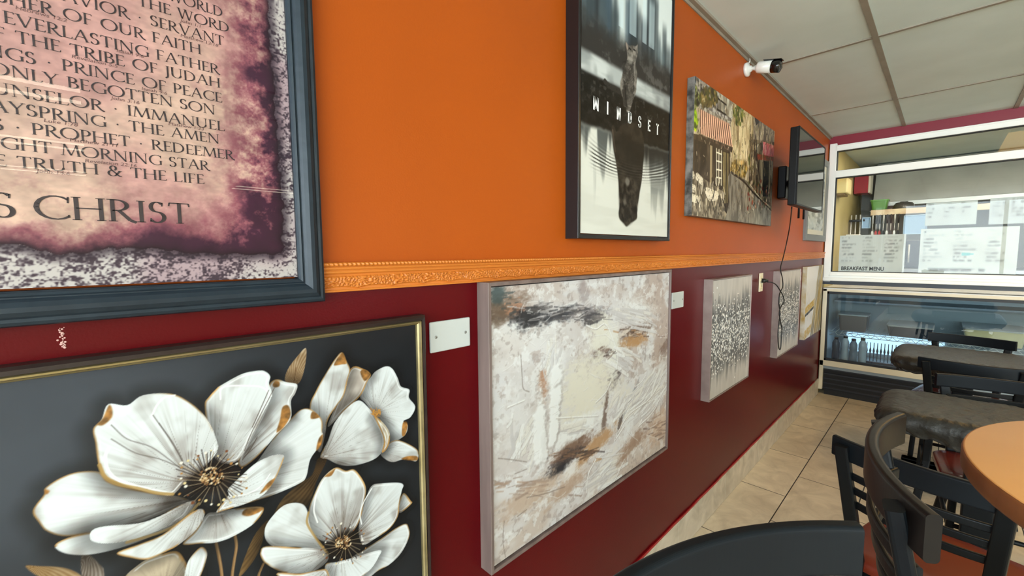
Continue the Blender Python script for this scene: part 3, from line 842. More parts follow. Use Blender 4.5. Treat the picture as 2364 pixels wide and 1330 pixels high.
    petal([(280, 1030), (340, 974), (410, 962), (452, 990), (472, 1080), (512, 1160), (556, 1206), (480, 1195), (400, 1182), (300, 1186), (250, 1150), (244, 1090)], (600, 1180), 65, 0.5, 0.2)
    petal([(220, 1210), (250, 1180), (400, 1186), (500, 1192), (556, 1212), (560, 1252), (500, 1300), (420, 1316), (330, 1310), (252, 1270), (226, 1240)], (600, 1190), 66, 0.45, 0.45)
    petal([(548, 1272), (600, 1260), (680, 1240), (820, 1200), (816, 1232), (780, 1290), (722, 1340), (640, 1400), (560, 1340)], (625, 1200), 67, 0.3, 0.3)
    petal([(300, 1320), (420, 1318), (510, 1300), (556, 1300), (560, 1370), (440, 1420)], (600, 1250), 68, 0.55, 0.5)
    A.stroke([(462, 1010), (455, 1060), (480, 1110), (530, 1180), (560, 1215)], 0.0038, (176, 140, 80), 0.8)
    A.stroke([(500, 925), (490, 1000), (508, 1060)], 0.0026, (252, 251, 249), 0.9)
    A.stroke([(780, 890), (740, 960), (722, 1020), (730, 1068)], 0.0026, (252, 251, 249), 0.9)
    A.zoom = (0, 0, 1.0)
    centre((792, 1256), 50, 44, 9, 54)
    return A
M_darkwood = mat('dark_walnut_frame', (42, 26, 22), 0.4, noise=(40, (28, 18, 16), 4, (0.2, 1, 1)), bump=(90, 0.3, 0.002))
M_gold = mat('brushed_gold_bead', (176, 162, 122), 0.28, metal=0.8, noise=(20, (150, 134, 94), 3, (0.2, 1, 1)))
t = empty('framed_picture', (0.10, 0, 0.44), 'white and gold flowers on black in a dark frame with a gold inner bead', 'picture')
x0, x1, z0, z1 = -0.315, 0.5005, 0.45, 1.2645
fr = MB((0.10, 0, 0.44))
frame_ring(fr, x0, x1, z0, z1, [(0, 0.0005), (0, 0.026), (0.004, 0.031), (0.010, 0.030), (0.0105, 0.016), (0.0105, 0.0005)])
fr.build('frame', M_darkwood, t, loc=(0, 0, 0))
gb = MB((0.10, 0, 0.44))
frame_ring(gb, x0+0.0102, x1-0.0102, z0+0.0102, z1-0.0102, [(0, 0.004), (0, 0.0275), (0.002, 0.0305), (0.0045, 0.030), (0.006, 0.026), (0.0085, 0.0235), (0.0095, 0.020), (0.0095, 0.004)])
gb.build('gold_bead', M_gold, t, loc=(0, 0, 0))
flower_art().build('print', M_pig_gloss, t, (0.10, 0, 0.44), 0.72)

# ---- 2. scripture poster in a slate blue frame
PX0, PX1, PZ0, PZ1 = -0.317, 0.2535, 1.357, 2.235
def poster_art():
    A = Art(grid2(PX0, -0.085, PX1, 20, 420), grid2(PZ0, 1.80, PZ1, 470, 60), -0.016)
    X, Z = A.X, A.Z
    # speckled stone margin
    s1 = fbm(X*150, Z*260, 3, 3); s2 = fbm(X*26, Z*26, 4, 3); s3 = vnoise(X*420, Z*420, 6)
    v = sstep(0.31, 0.60, 0.62*s1+0.38*s3 + 0.35*(s2-0.45))[..., None]
    hue = sstep(0.45, 0.7, fbm(X*9, Z*9, 12, 2))[..., None]
    lightc = np.array([226, 216, 212.])*(1-hue)+np.array([206, 178, 184.])*hue
    A.C[:] = np.array([78, 62, 74.])*(1-v) + lightc*v
    # torn parchment
    px = lambda a, b: A.pt((a, b))
    edge = [(-900, 560), (0, 566), (60, 570), (100, 581), (150, 587), (205, 583), (245, 574), (275, 575), (330, 574), (385, 578), (430, 584), (500, 587), (560, 587), (620, 588), (645, 586), (657, 572), (650, 548), (655, 520), (652, 492), (655, 470), (648, 440), (650, 410), (643, 385), (645, 355), (640, 320), (640, 290), (634, 255), (633, 225), (635, 195), (628, 160), (628, 130), (622, 105), (622, 70), (620, 40), (618, 0), (616, -60), (612, -140), (614, -260), (606, -420), (-900, -420)]
    Q = A.pts(edge)
    Q[0] = (PX0+0.055, Q[1][1]); Q[-2][1] = PZ1-0.06; Q[-1] = (PX0+0.055, PZ1-0.06)
    Q = np.array([q + np.array([0.0016*math.sin(i*7.3), 0.0016*math.cos(i*5.1)]) for i, q in enumerate(smooth_closed(Q, 5))])
    w, x, z, d = A.sdf(Q, 0.03)
    A.mix(w, sstep(-0.016, 0, d)*(d < 0)*0.7, (40, 26, 40))
    b1 = fbm(x*9, z*7, 21, 4); b2 = fbm(x*46, z*46, 24, 4); b3 = fbm(x*130, z*240, 27, 2); b5 = fbm(x*28, z*28, 29, 6, 0.72)
    e = np.clip(d, 0, 1)
    burn = np.clip(0.95*np.exp(-e/0.020) + 0.40*np.exp(-e/0.085)*sstep(0.25, 0.7, 0.5*b1+0.5*b5) - 0.10 + 1.5*(b5-0.5)*np.exp(-e/0.06), 0, 1)
    side = sstep(0.135, 0.225, x)*0.62
    burn = np.clip(burn + side*sstep(0.32, 0.62, b1*0.4+b5*0.6) + 0.35*sstep(1.47, 1.39, z)*sstep(0.35, 0.6, b1) + 0.42*sstep(0.10, 0.20, x)*sstep(1.62, 1.42, z)*sstep(0.3, 0.7, b5), 0, 1)
    t1 = sstep(0.35, 0.65, b1)[..., None]
    tan_ = np.array([232, 192, 172.])*(1-t1) + np.array([220, 166, 158.])*t1
    tan_ = tan_*(0.93+0.14*b3[..., None])
    mid = np.array([160, 92, 104.]); drk = np.array([72, 34, 58.])
    k = burn[..., None]
    c = np.where(k < 0.5, tan_*(1-2*k)+mid*2*k, mid*(2-2*k)+drk*(2*k-1))
    c = c*(0.86+0.28*b2[..., None])
    blk = (np.exp(-e/0.006)*0.85)[..., None]
    c = c*(1-blk)+np.array([30, 14, 26.])*blk
    A.mix(w, sstep(-A.aa, A.aa, d), c)
    return A
M_slate = mat('slate_blue_painted_wood', (32, 42, 50), 0.40, spec=0.3, noise=(30, (26, 35, 43), 4), bump=(70, 0.25, 0.002))
M_ink = mat('black_brown_ink', (44, 26, 32), 0.5)
M_ink2 = mat('faded_brown_ink', (112, 76, 74), 0.6)
t = empty('framed_poster', (0, 0, 1.31), 'large framed poster of scripture names on torn parchment, in a slate blue wooden frame', 'poster')
O2 = (0, 0, 1.31)
fr = MB(O2)
frame_ring(fr, PX0-0.041, PX1+0.041, PZ0-0.046, PZ1+0.044,
           [(0, 0.0005), (0, 0.022), (0.002, 0.027), (0.006, 0.0295), (0.010, 0.0285), (0.0125, 0.031), (0.018, 0.0345), (0.024, 0.0345), (0.030, 0.031), (0.034, 0.0262), (0.0355, 0.0262), (0.0375, 0.0275), (0.0405, 0.026), (0.043, 0.022), (0.043, 0.0005)])
fr.build('frame', M_slate, t, loc=(0, 0, 0))
poster_art().build('print', M_pig_matte, t, O2, 0.80)
ink = MB(O2); ink2 = MB(O2)
YT = -0.0166
H0 = 0.0137
# (text before the anchor, text from the anchor on, anchor pixel, right end pixel of the baseline, small reference text and its pixel)
ROWS = [('LIGHT OF THE ', 'WORLD', (389, 8), (515, 40), None),
        ('', 'THE WORD', (318, 20), (530, 76), ('John 1:1', (416, 50))),
        ('SAVIOR . ', 'SERVANT', (347, 62), (518, 106), ('Matthew 12:18', (416, 84))),
        ('AUTHOR & FINISHER OF OUR ', 'FAITH', (352, 100), (465, 126), ('Hebrews 12:2', (34, 20))),
        ('', 'EVERLASTING FATHER', (8, 50), (507, 172), ('Isaiah 9:6', (268, 119))),
        ('LION OF ', 'THE TRIBE OF JUDAH', (36, 97), (509, 203), ('Revelation 5:5', (164, 133))),
        ('KING OF KINGS . ', 'PRINCE OF PEACE', (143, 157), (513, 237), ('Isaiah 9:6', (326, 207))),
        ('ONLY ', 'BEGOTTEN SON', (156, 204), (497, 265), ('John 3:16', (256, 229))),
        ('COUNSELOR . ', 'IMMANUEL', (294, 265), (519, 303), ('Matthew 1:23', (388, 288))),
        ('DAYSPRING . ', 'THE AMEN', (298, 306), (507, 332), ('Luke 1:78', (100, 281))),
        ('KING OF THE JEWS . ', 'PROPHET . REDEEMER', (74, 313), (541, 369), ('Matthew 21:11', (160, 326))),
        ('BRIGHT ', 'MORNING STAR', (142, 358), (484, 394), ('Revelation 22:16', (195, 374))),
        ('THE WAY THE ', 'TRUTH & THE LIFE', (40, 391), (472, 425), ('John 14:6', (84, 398)))]
small = []
for pre, txt, pa, pb, ref in ROWS:
    xa, za = at(*pa, YT); xb, zb = at(*pb, YT)
    sx = (xb-xa)/(text_width(txt)*H0)
    put_text(ink, txt, xa, zb, H0, sx, YT)
    if pre: put_text(ink, pre, xa-(text_width(pre)+0.05)*H0*sx, zb, H0, sx, YT)
    if ref: small.append((ref[0], at(*ref[1], YT)))
xa, za = at(77, 500, YT); xb, zb = at(441, 517, YT)
sx = (xb-xa)/(text_width('CHRIST')*0.0292)
put_text(ink, 'CHRIST', xa, zb, 0.0292, sx, YT)
put_text(ink, 'JESUS', xa-(text_width('JESUS')+0.34)*0.0292*sx, zb, 0.0292, sx, YT)
ink.build('lettering', M_ink, t, loc=(0, 0, 0))
for k, (s, (x, z)) in enumerate(small):
    cu = bpy.data.curves.new('verse_reference', 'FONT')
    cu.body = s; cu.size = 0.0060; cu.shear = 0.15
    o = text_mesh('verse_reference', cu, M_ink2)
    o.parent = t
    o.location = (x-O2[0], YT-O2[1], z-O2[2]); o.rotation_euler = (PI/2, 0, 0); o.scale = (1.25, 1, 1)
M_pglass = glass_mat('poster_glass', (255, 255, 255), 1.45, 0.6)
MB(O2).add([(PX0, -0.020, PZ0), (PX1, -0.020, PZ0), (PX1, -0.020, PZ1), (PX0, -0.020, PZ1)], [(0, 1, 2, 3)]).build('glass', M_pglass, t, loc=(0, 0, 0))
# ---- 3. abstract plaster painting in a taupe floater frame
def abstract_art():
    A = Art(grid(0.680, 1.632, 540), grid(0.598, 1.312, 400), -0.036, (1090, 600, 1.822))
    X, Z = A.X, A.Z
    b = fbm(X*7, Z*7, 31, 5); f = fbm(X*60, Z*60, 33, 4); sm = fbm(X*5+fbm(X*9, Z*9, 35)*2, Z*22, 36, 4)
    base = np.array([216, 213, 213.])
    A.C[:] = base
    A.fill(sstep(0.45, 0.75, b)*0.6, (196, 184, 176))
    A.fill(sstep(0.5, 0.75, sm)*0.5, (228, 224, 220))
    A.fill(sstep(1.25, 1.75, X/1.0+0.35*b)*sstep(0.42, 0.6, fbm(X*11, Z*14, 41, 4))*0.65, (176, 152, 138))
    A.fill(sstep(0.86, 0.60, Z)*sstep(0.40, 0.62, fbm(X*6, Z*16, 43, 4))*0.6, (190, 168, 150))
    A.fill(sstep(1.20, 1.32, Z)*sstep(0.42, 0.6, fbm(X*9, Z*20, 45, 4))*0.55, (186, 166, 154))
    A.fill(sstep(0.62, 0.72, f)*0.45, (150, 136, 130))
    A.fill(sstep(0.60, 0.70, fbm(X*26, Z*40, 91, 5, 0.65))*0.5, (176, 160, 152))
    A.fill(sstep(0.58, 0.68, fbm(X*30, Z*34, 95, 5, 0.65))*0.6, (236, 236, 235))
    # soft ragged patches: (zoom centre, rx, rz in metres, colour, alpha, seed, stretch)
    def patch(c, rx, rz, col, al, seed, ang=0.0, det=30, lo=0.35):
        cx, cz = A.pt(c)
        w = A.win(np.array([cx-rx*1.7-rz, cz-rz*1.7-rx]), np.array([cx+rx*1.7+rz, cz+rz*1.7+rx]))
        x, z = A.X[w]-cx, A.Z[w]-cz
        u = x*math.cos(ang)+z*math.sin(ang); v = -x*math.sin(ang)+z*math.cos(ang)
        q = np.sqrt((u/rx)**2+(v/rz)**2)
        nn = 0.6*fbm(u*det, v*det*2.2, seed, 4) + 0.4*fbm(u*det*4, v*det*7, seed+50, 3)
        A.mix(w, sstep(1.15, lo, q+1.5*(nn-0.5))*al, col)
    patch((150, 190), 0.10, 0.045, (120, 98, 82), 0.75, 1)
    patch((105, 150), 0.03, 0.03, (54, 70, 72), 0.8, 2)
    patch((110, 235), 0.05, 0.03, (96, 76, 60), 0.8, 3)
    patch((190, 212), 0.04, 0.018, (186, 128, 96), 0.7, 4)
    patch((255, 240), 0.10, 0.036, (40, 40, 44), 0.95, 5)
    patch((380, 225), 0.10, 0.026, (58, 58, 64), 0.9, 6)
    patch((510, 230), 0.09, 0.028, (96, 90, 92), 0.8, 7)
    patch((500, 262), 0.05, 0.014, (54, 50, 52), 0.85, 8)
    patch((330, 215), 0.07, 0.016, (214, 208, 208), 0.8, 9, 0.1, 60)
    patch((470, 140), 0.03, 0.06, (150, 138, 138), 0.6, 10, 0.3)
    patch((690, 300), 0.14, 0.030, (92, 70, 58), 0.85, 11, 0.05)
    patch((680, 340), 0.12, 0.030, (182, 138, 92), 0.9, 12)
    patch((650, 300), 0.07, 0.010, (226, 214, 200), 0.85, 13, 0.2)
    patch((810, 370), 0.06, 0.03, (118, 92, 80), 0.7, 14, 0.6)
    patch((540, 390), 0.055, 0.028, (104, 84, 78), 0.85, 15, 0.3)
    patch((600, 495), 0.05, 0.03, (70, 60, 62), 0.9, 16, 0.3)
    patch((700, 215), 0.16, 0.06, (226, 222, 218), 0.8, 17, -0.2)
    patch((480, 550), 0.17, 0.13, (226, 220, 204), 0.95, 18)
    patch((540, 330), 0.08, 0.09, (228, 224, 210), 0.9, 19, -0.5)
    patch((595, 380), 0.04, 0.12, (230, 228, 218), 0.9, 20)
    patch((300, 520), 0.022, 0.055, (176, 128, 98), 0.8, 21)
    patch((350, 460), 0.05, 0.10, (232, 230, 228), 0.85, 22)
    patch((560, 640), 0.016, 0.08, (112, 92, 82), 0.85, 23, -0.2)
    patch((640, 600), 0.06, 0.12, (224, 218, 206), 0.8, 24, 0.5)
    patch((680, 640), 0.14, 0.05, (226, 226, 226), 0.9, 25, 0.75)
    patch((660, 600), 0.10, 0.010, (132, 136, 144), 0.75, 26, 0.8, 40)
    patch((625, 670), 0.012, 0.06, (88, 76, 70), 0.8, 27, -0.4)
    patch((760, 560), 0.16, 0.05, (222, 220, 218), 0.8, 28, 0.9)
    patch((790, 700), 0.14, 0.07, (196, 166, 142), 0.75, 29, 0.3)
    patch((680, 770), 0.15, 0.035, (150, 118, 96), 0.75, 30, 0.25)
    patch((520, 780), 0.15, 0.035, (176, 134, 92), 0.85, 32, 0.25)
    patch((430, 790), 0.13, 0.035, (112, 82, 64), 0.85, 33, 0.1)
    patch((390, 850), 0.09, 0.035, (62, 54, 54), 0.92, 34, 0.15)
    patch((360, 885), 0.05, 0.018, (40, 40, 46), 0.9, 35)
    patch((420, 885), 0.05, 0.035, (226, 222, 218), 0.9, 36, 0.8)
    patch((440, 710), 0.15, 0.035, (234, 234, 232), 0.95, 37, 0.08)
    patch((560, 890), 0.11, 0.07, (222, 216, 208), 0.85, 38, 0.5)
    patch((250, 990), 0.14, 0.045, (186, 160, 138), 0.75, 39, 0.1)
    patch((400, 960), 0.12, 0.03, (176, 146, 122), 0.75, 40, 0.15)
    patch((190, 700), 0.08, 0.16, (224, 220, 218), 0.7, 42)
    patch((150, 860), 0.10, 0.05, (200, 190, 186), 0.6, 44)
    rk = random.Random(21)
    for (cx, cy, an, L, w_, n_) in ((700, 600, 0.75, 150, 70, 46), (760, 520, 1.0, 120, 50, 30), (640, 430, -0.5, 90, 60, 26), (690, 230, -0.3, 120, 50, 30), (330, 420, 1.4, 110, 40, 24), (210, 760, 1.3, 150, 60, 34), (560, 900, 0.7, 130, 60, 34), (430, 700, 0.1, 110, 30, 20), (620, 620, 1.1, 90, 40, 24)):
        for i in range(n_):
            ox, oy = rk.gauss(0, w_*0.5), rk.gauss(0, w_*0.5); a = an + rk.gauss(0, 0.16); l = L*rk.uniform(0.3, 1.0)
            px, py = cx+ox, cy+oy
            P = [(px-l/2*math.cos(a), py+l/2*math.sin(a)), (px+rk.uniform(-5, 5), py+rk.uniform(-5, 5)), (px+l/2*math.cos(a), py-l/2*math.sin(a))]
            wd = rk.uniform(0.003, 0.014)
            A.stroke([(p[0]+1, p[1]+3) for p in P], wd, (156, 146, 140), 0.30, rough=0.7, seed=i)  # shade of the knife stroke, painted as an offset grey copy
            A.stroke(P, wd, rk.choice([(240, 240, 238), (232, 228, 220), (222, 220, 220), (206, 202, 202)]), 0.75, rough=0.6, seed=i+3)
    for (cx, cy, an, L, w_, n_, cols) in ((330, 215, 0.08, 150, 30, 40, [(44, 44, 48), (84, 80, 80), (206, 200, 198)]), (480, 235, 0.1, 110, 34, 24, [(70, 68, 72), (110, 104, 104)]), (420, 820, 0.25, 130, 34, 44, [(60, 50, 48), (112, 84, 68), (176, 136, 96)]), (690, 310, 0.1, 90, 22, 22, [(92, 70, 58), (180, 134, 92), (226, 214, 200)]), (790, 700, 0.4, 80, 50, 34, [(150, 120, 102), (196, 170, 150), (112, 92, 84)]), (560, 390, 0.4, 50, 26, 18, [(84, 68, 64), (130, 108, 98)]), (260, 960, 0.12, 160, 46, 30, [(176, 148, 128), (150, 128, 114)]), (150, 190, 0.05, 60, 50, 24, [(110, 90, 76), (60, 70, 72), (190, 140, 110)])):
        for i in range(n_):
            px, py = cx+rk.gauss(0, L*0.45), cy+rk.gauss(0, w_*0.5); a = an+rk.gauss(0, 0.2); l = L*rk.uniform(0.15, 0.5)
            A.stroke([(px-l/2*math.cos(a), py+l/2*math.sin(a)), (px+l/2*math.cos(a), py-l/2*math.sin(a))], rk.uniform(0.002, 0.008), rk.choice(cols), 0.6, smooth=False, rough=0.7, seed=i+11)
    # palette-knife ridges, each with its shade painted as an offset grey patch
    for cc, rx, rz, al, sd, an in (((350, 590), 0.024, 0.10, 0.95, 71, -0.10), ((345, 700), 0.020, 0.07, 0.95, 72, -0.25), ((283, 720), 0.026, 0.10, 0.95, 73, -0.05), ((352, 480), 0.030, 0.03, 0.95, 74, 0.2), ((300, 790), 0.020, 0.06, 0.8, 75, 0.1)):
        patch((cc[0]+7, cc[1]+6), rx, rz, (166, 158, 154), 0.55, sd, an, 18, 0.7)
        patch(cc, rx, rz, (240, 240, 239), al, sd, an, 18, 0.75)
    rnd = random.Random(4)
    for i in range(150):
        px, py = rnd.uniform(110, 820), rnd.uniform(120, 1100)
        a = rnd.choice([0.3, -0.4, 1.2, 0.8]) + rnd.uniform(-0.4, 0.4); L = rnd.uniform(12, 60)
        P = [(px, py), (px+L*0.5*math.cos(a)+rnd.uniform(-5, 5), py-L*0.5*math.sin(a)), (px+L*math.cos(a), py-L*math.sin(a))]
        A.stroke([(p[0], p[1]+2.0) for p in P], 0.0016, (166, 156, 150), 0.35, rough=0.7, seed=i)  # painted shade under the small ridge
        A.stroke(P, 0.0022, (240, 239, 237), 0.55, rough=0.7, seed=i)
    for P in ([(352, 665), (440, 660), (530, 655)], [(480, 275), (520, 290), (560, 270), (590, 330), (612, 400), (608, 460)], [(585, 510), (560, 560), (520, 600)], [(610, 730), (660, 650), (740, 590), (790, 520)], [(700, 700), (760, 640), (800, 560)], [(600, 760), (640, 700)], [(480, 980), (490, 900), (520, 840)], [(590, 950), (640, 840)], [(150, 620), (220, 590)]):
        A.stroke([(p[0]+1, p[1]+3) for p in P], 0.004, (160, 150, 144), 0.6, rough=0.3)  # greyer stroke beneath imitates the ridge's shadow
        A.stroke(P, 0.004, (244, 243, 240), 0.9, rough=0.25)
    for P in ([(205, 400), (210, 480), (215, 540), (240, 555)], [(110, 835), (160, 840), (230, 850)], [(190, 1080), (230, 1050)], [(230, 1000), (300, 985), (390, 955)], [(135, 1100), (130, 1180), (140, 1250)], [(180, 900), (230, 880)]):
        A.stroke(P, 0.003, (120, 106, 98), 0.6, rough=0.6)
    return A
M_taupe = mat('taupe_wood_floater_frame', (122, 104, 98), 0.5, noise=(26, (98, 82, 77), 5, (1, 1, 0.12)))
M_canvas_edge = mat('canvas_edge', (206, 200, 196), 0.7)
O3 = (1.155, 0, 0.583)
t = empty('framed_painting', O3, 'wide abstract cream and grey painting in a taupe floater frame below the chair rail', 'painting')
fr = MB(O3)
frame_ring(fr, 0.6675, 1.6445, 0.583, 1.3245, [(0, 0.0005), (0, 0.041), (0.0015, 0.042), (0.009, 0.042), (0.0095, 0.0405), (0.0095, 0.0005)])
fr.build('frame', M_taupe, t, loc=(0, 0, 0))
abstract_art().build('canvas', M_pig_paint, t, O3, 0.80)
cb = MB(O3); frame_ring(cb, 0.680, 1.632, 0.598, 1.312, [(0, 0.002), (0, 0.0358), (0.004, 0.0358), (0.004, 0.002)])
cb.build('canvas_side', M_canvas_edge, t, loc=(0, 0, 0))

# ---- 4. black framed cat poster
def mindset_art():
    A = Art(grid(1.034, 1.602, 330), grid(1.452, 2.325, 520), -0.041, (1280, 0, 2.293))
    X, Z = A.X, A.Z
    zc = lambda p: A.pt(p)[1]
    zl1, zl2 = zc((122, 222)), zc((122, 352))       # light water band
    zw = zc((118, 640))                             # lower water begins
    top = Z.max()
    sky = np.array([206, 216, 216.])*(1-0.0*Z[..., None]) 
    A.C[:] = np.array([212, 219, 217.])
    A.fill(sstep(1.5, 1.06, X)*0.35, (110, 126, 130))
    n = fbm(X*30, Z*4, 3, 4)
    # blurred skyline: (x0,x1,top)
    rnd = random.Random(11)
    for i in range(46):
        xa = 1.02 + rnd.random()*0.6
        wd = rnd.uniform(0.012, 0.05)
        h = zl1 + 0.05 + rnd.uniform(0.06, 0.34)*(1.25 - 0.85*(xa-1.03)/0.58)
        if 1.40 < xa < 1.46: h = zl1+0.30
        a = sstep(xa-0.012, xa+0.006, X)*sstep(xa+wd+0.012, xa+wd-0.006, X)*sstep(h+0.03, h-0.03, Z)*0.62
        g = rnd.choice([(58, 66, 70), (84, 94, 98), (44, 48, 52), (104, 116, 120), (70, 84, 94)])
        A.fill(a, g)
    for xa, wd, h in ((1.30, 0.035, 0.6), (1.235, 0.018, 0.6), (1.385, 0.02, 0.6), (1.43, 0.03, 0.30)):
        A.fill(sstep(xa-0.01, xa, X)*sstep(xa+wd+0.01, xa+wd, X)*sstep(zl1+h, zl1+h-0.05, Z)*(Z > zl1+0.12)*0.55, (206, 222, 226))
    A.fill(sstep(zl1+0.13, zl1+0.04, Z+0.03*(fbm(X*22, Z*22, 4)-0.5)*2), (62, 60, 58))
    A.fill(sstep(zl1+0.13, zl1, Z)*sstep(0.52, 0.7, fbm(X*34, Z*34, 6, 4))*0.45, (128, 126, 122))
    band = sstep(zl1, zl1-0.02, Z)*sstep(zl2-0.012, zl2+0.012, Z)
    A.fill(band, (170, 174, 172))
    A.fill(band*sstep(0.45, 0.7, fbm(X*9, Z*40, 8, 3))*0.7, (206, 209, 206))
    A.fill(band*sstep(0.55, 0.3, fbm(X*14, Z*8, 9, 3))*0.4, (96, 98, 98))
    g = sstep(zl2+0.004, zl2-0.01, Z)
    gn = fbm(X*50, Z*70, 10, 4)[..., None]
    A.mix((slice(None), slice(None)), g, np.array([36, 35, 33.])*(0.7+0.7*gn))
    A.fill(g*sstep(zl2-0.18, zl2, Z)*sstep(0.58, 0.75, fbm(X*70, Z*90, 12, 3))*0.35, (120, 118, 112))
    # lower water: pale, with dark reflected town near the bank and ripples
    lo = sstep(zw+0.01, zw-0.01, Z+0.02*(fbm(X*20, Z*10, 14)-0.5))
    A.fill(lo, (206, 205, 196))
    A.fill(lo*sstep(zw-0.34, zw, Z)*sstep(0.40, 0.54, fbm(X*20, Z*2.2, 15, 3)-0.16*(zw-Z)/0.12+0.10*sstep(1.30, 1.5, X))*0.8, (62, 66, 66))
    A.fill(lo*0.25*sstep(0.45, 0.75, fbm(X*4, Z*34, 16, 3)), (180, 178, 168))
    cx, cz = A.pt((395, 700))
    rr = np.hypot((X-cx)/1.9, (Z-(zw+0.02))/0.62)
    rip = 0.5+0.5*np.sin(rr*420+5*fbm(X*8, Z*8, 17))
    msk = lo*np.exp(-((rr-0.20)/0.035)**2)*sstep(0.25, 0.6, fbm(X*7, Z*3, 77, 2))
    A.fill(msk*sstep(0.45, 0.75, rip)*0.9, (48, 48, 46)); A.fill(msk*sstep(0.5, 0.2, rip)*0.7, (222, 222, 214))
    # cat
    A.stroke([(268, 432), (285, 452), (320, 470), (355, 492)], 0.018, (58, 56, 53), 1, rough=0.2)
    cat = [(376, 222), (384, 228), (396, 240), (412, 240), (430, 244), (441, 236), (440, 262), (441, 288), (434, 312), (430, 340), (438, 392), (434, 450), (432, 484), (420, 520), (408, 560), (398, 592), (384, 592), (380, 570), (366, 560), (362, 520), (354, 492), (348, 450), (356, 405), (372, 352), (386, 305), (381, 262)]
    A.poly(cat, (84, 80, 75), soft=0.002, smooth=True, tex=(70, 70, 5, (142, 136, 128)))
    for i in range(30):
        y = 320+i*8
        A.stroke([(362, y+10), (390, y+2), (420, y+12)], 0.004, (44, 42, 40), 0.6, rough=0.5, seed=i)
    for P in ([(396, 255), (404, 262)], [(420, 262), (428, 268)]): A.stroke(P, 0.005, (28, 27, 26), 0.9, smooth=False)
    A.poly([(378, 225), (385, 232), (390, 256), (384, 262)], (150, 136, 126), smooth=True)
    A.poly([(392, 300), (412, 310), (408, 340), (392, 330)], (150, 145, 137), soft=0.006, smooth=True, alpha=0.7)
    A.stroke([(372, 430), (376, 500), (384, 575)], 0.008, (36, 35, 34), 0.7, rough=0.3)
    # reflected big cat
    big = [(304, 676), (318, 668), (330, 700), (360, 660), (430, 655), (468, 715), (474, 800), (468, 880), (462, 950), (452, 1010), (444, 1062), (436, 1100), (437, 1150), (424, 1168), (404, 1178), (382, 1198), (366, 1180), (346, 1160), (340, 1128), (346, 1080), (342, 1010), (336, 930), (326, 860), (312, 780)]
    A.poly(big, (46, 43, 39), soft=0.004, smooth=True, tex=(26, 40, 8, (74, 68, 60)))
    A.poly([(345, 980), (390, 930), (440, 990), (440, 1090), (420, 1160), (382, 1190), (350, 1140)], (96, 88, 78), soft=0.01, smooth=True, tex=(60, 60, 9, (44, 41, 38)))
    for c, r, col in (((386, 962), 0.014, (160, 154, 144)), ((372, 985), 0.008, (26, 25, 24)), ((392, 1000), 0.008, (22, 21, 20)), ((372, 1070), 0.010, (140, 132, 120)), ((385, 1130), 0.02, (52, 48, 44)), ((428, 1110), 0.012, (36, 34, 32))):
        A.dot(c, r, col, 0.85, 0.007)
    A.stroke([(308, 690), (314, 740), (322, 800)], 0.008, (130, 112, 100), 0.6)
    A.fill(lo*sstep(zw-0.105, zw-0.02, Z+0.05*(fbm(X*26, Z*3, 61, 3)-0.5))*sstep(1.16, 1.30, X)*0.8, (40, 40, 39))
    A.poly(big, (40, 37, 34), soft=0.006, smooth=True, alpha=0.35)
    ri2 = sstep(0.55, 0.85, rip)*msk*0.5
    A.fill(ri2, (110, 108, 102))
    A.C[:] = np.clip((A.C-120)*1.14+116, 8, 245)
    return A
M_black_frame = mat('satin_black_frame', (18, 18, 20), 0.35, spec=0.5)
M_white_ink = mat('white_print_ink', (238, 238, 236), 0.45)
O4 = (1.3, 0, 1.437)
t = empty('framed_poster', O4, 'tall black framed poster of a cat by water with a word in white letters', 'poster')
fr = MB(O4)
frame_ring(fr, 1.0145, 1.6085, 1.4365, 2.338, [(0, 0.0005), (0, 0.0455), (0.001, 0.0465), (0.006, 0.0465), (0.0065, 0.0455), (0.0065, 0.0445), (0.013, 0.0445), (0.013, 0.0005)])
fr.build('frame', M_black_frame, t, loc=(0, 0, 0))
mindset_art().build('print', M_pig_matte, t, O4, 0.95)
GLB = {'M': ([[(0.09, 0), (0.09, 1)], [(0.1, 1), (0.31, 0.12)], [(0.31, 0.12), (0.52, 1)], [(0.53, 1), (0.53, 0)]], 0.62),
       'I': ([[(0.10, 0), (0.10, 1)]], 0.2),
       'N': ([[(0.09, 0), (0.09, 1)], [(0.1, 1), (0.4, 0)], [(0.41, 0), (0.41, 1)]], 0.5),
       'D': ([[(0.09, 0), (0.09, 1)], [(0.09, 0.93), (0.25, 0.93)] + arc(0.25, 0.70, 0.17, 0.23, 90, 0, 5) + [(0.42, 0.3)] + arc(0.25, 0.30, 0.17, 0.23, 0, -90, 5) + [(0.09, 0.07)]], 0.5),
       'S': ([arc(0.24, 0.73, 0.15, 0.2, 10, 180, 6) + [(0.1, 0.62), (0.38, 0.40)] + arc(0.24, 0.27, 0.15, 0.2, 0, -170, 6)], 0.48),
       'E': ([[(0.09, 0), (0.09, 1)], [(0.09, 0.93), (0.38, 0.93)], [(0.09, 0.52), (0.34, 0.52)], [(0.09, 0.07), (0.38, 0.07)]], 0.42),
       'T': ([[(0.2, 0), (0.2, 1)], [(0.01, 0.93), (0.39, 0.93)]], 0.4)}
for ch, p in zip('MINDSET', ((207, 578), (279, 604), (332, 630), (391, 650), (444, 672), (496, 692), (540, 711))):
    x, z = at(1280+p[0]/2.293, p[1]/2.293, -0.042)
    h = 0.0375; GL['_'] = (GLB[ch][1], [(P, 'T') for P in GLB[ch][0]], [])
    let = MB(O4)
    put_text(let, '_', x-0.002, z, h, 1.25, -0.0418, sans=0.165)
    let.build('letter', M_white_ink, t, loc=(0, 0, 0))

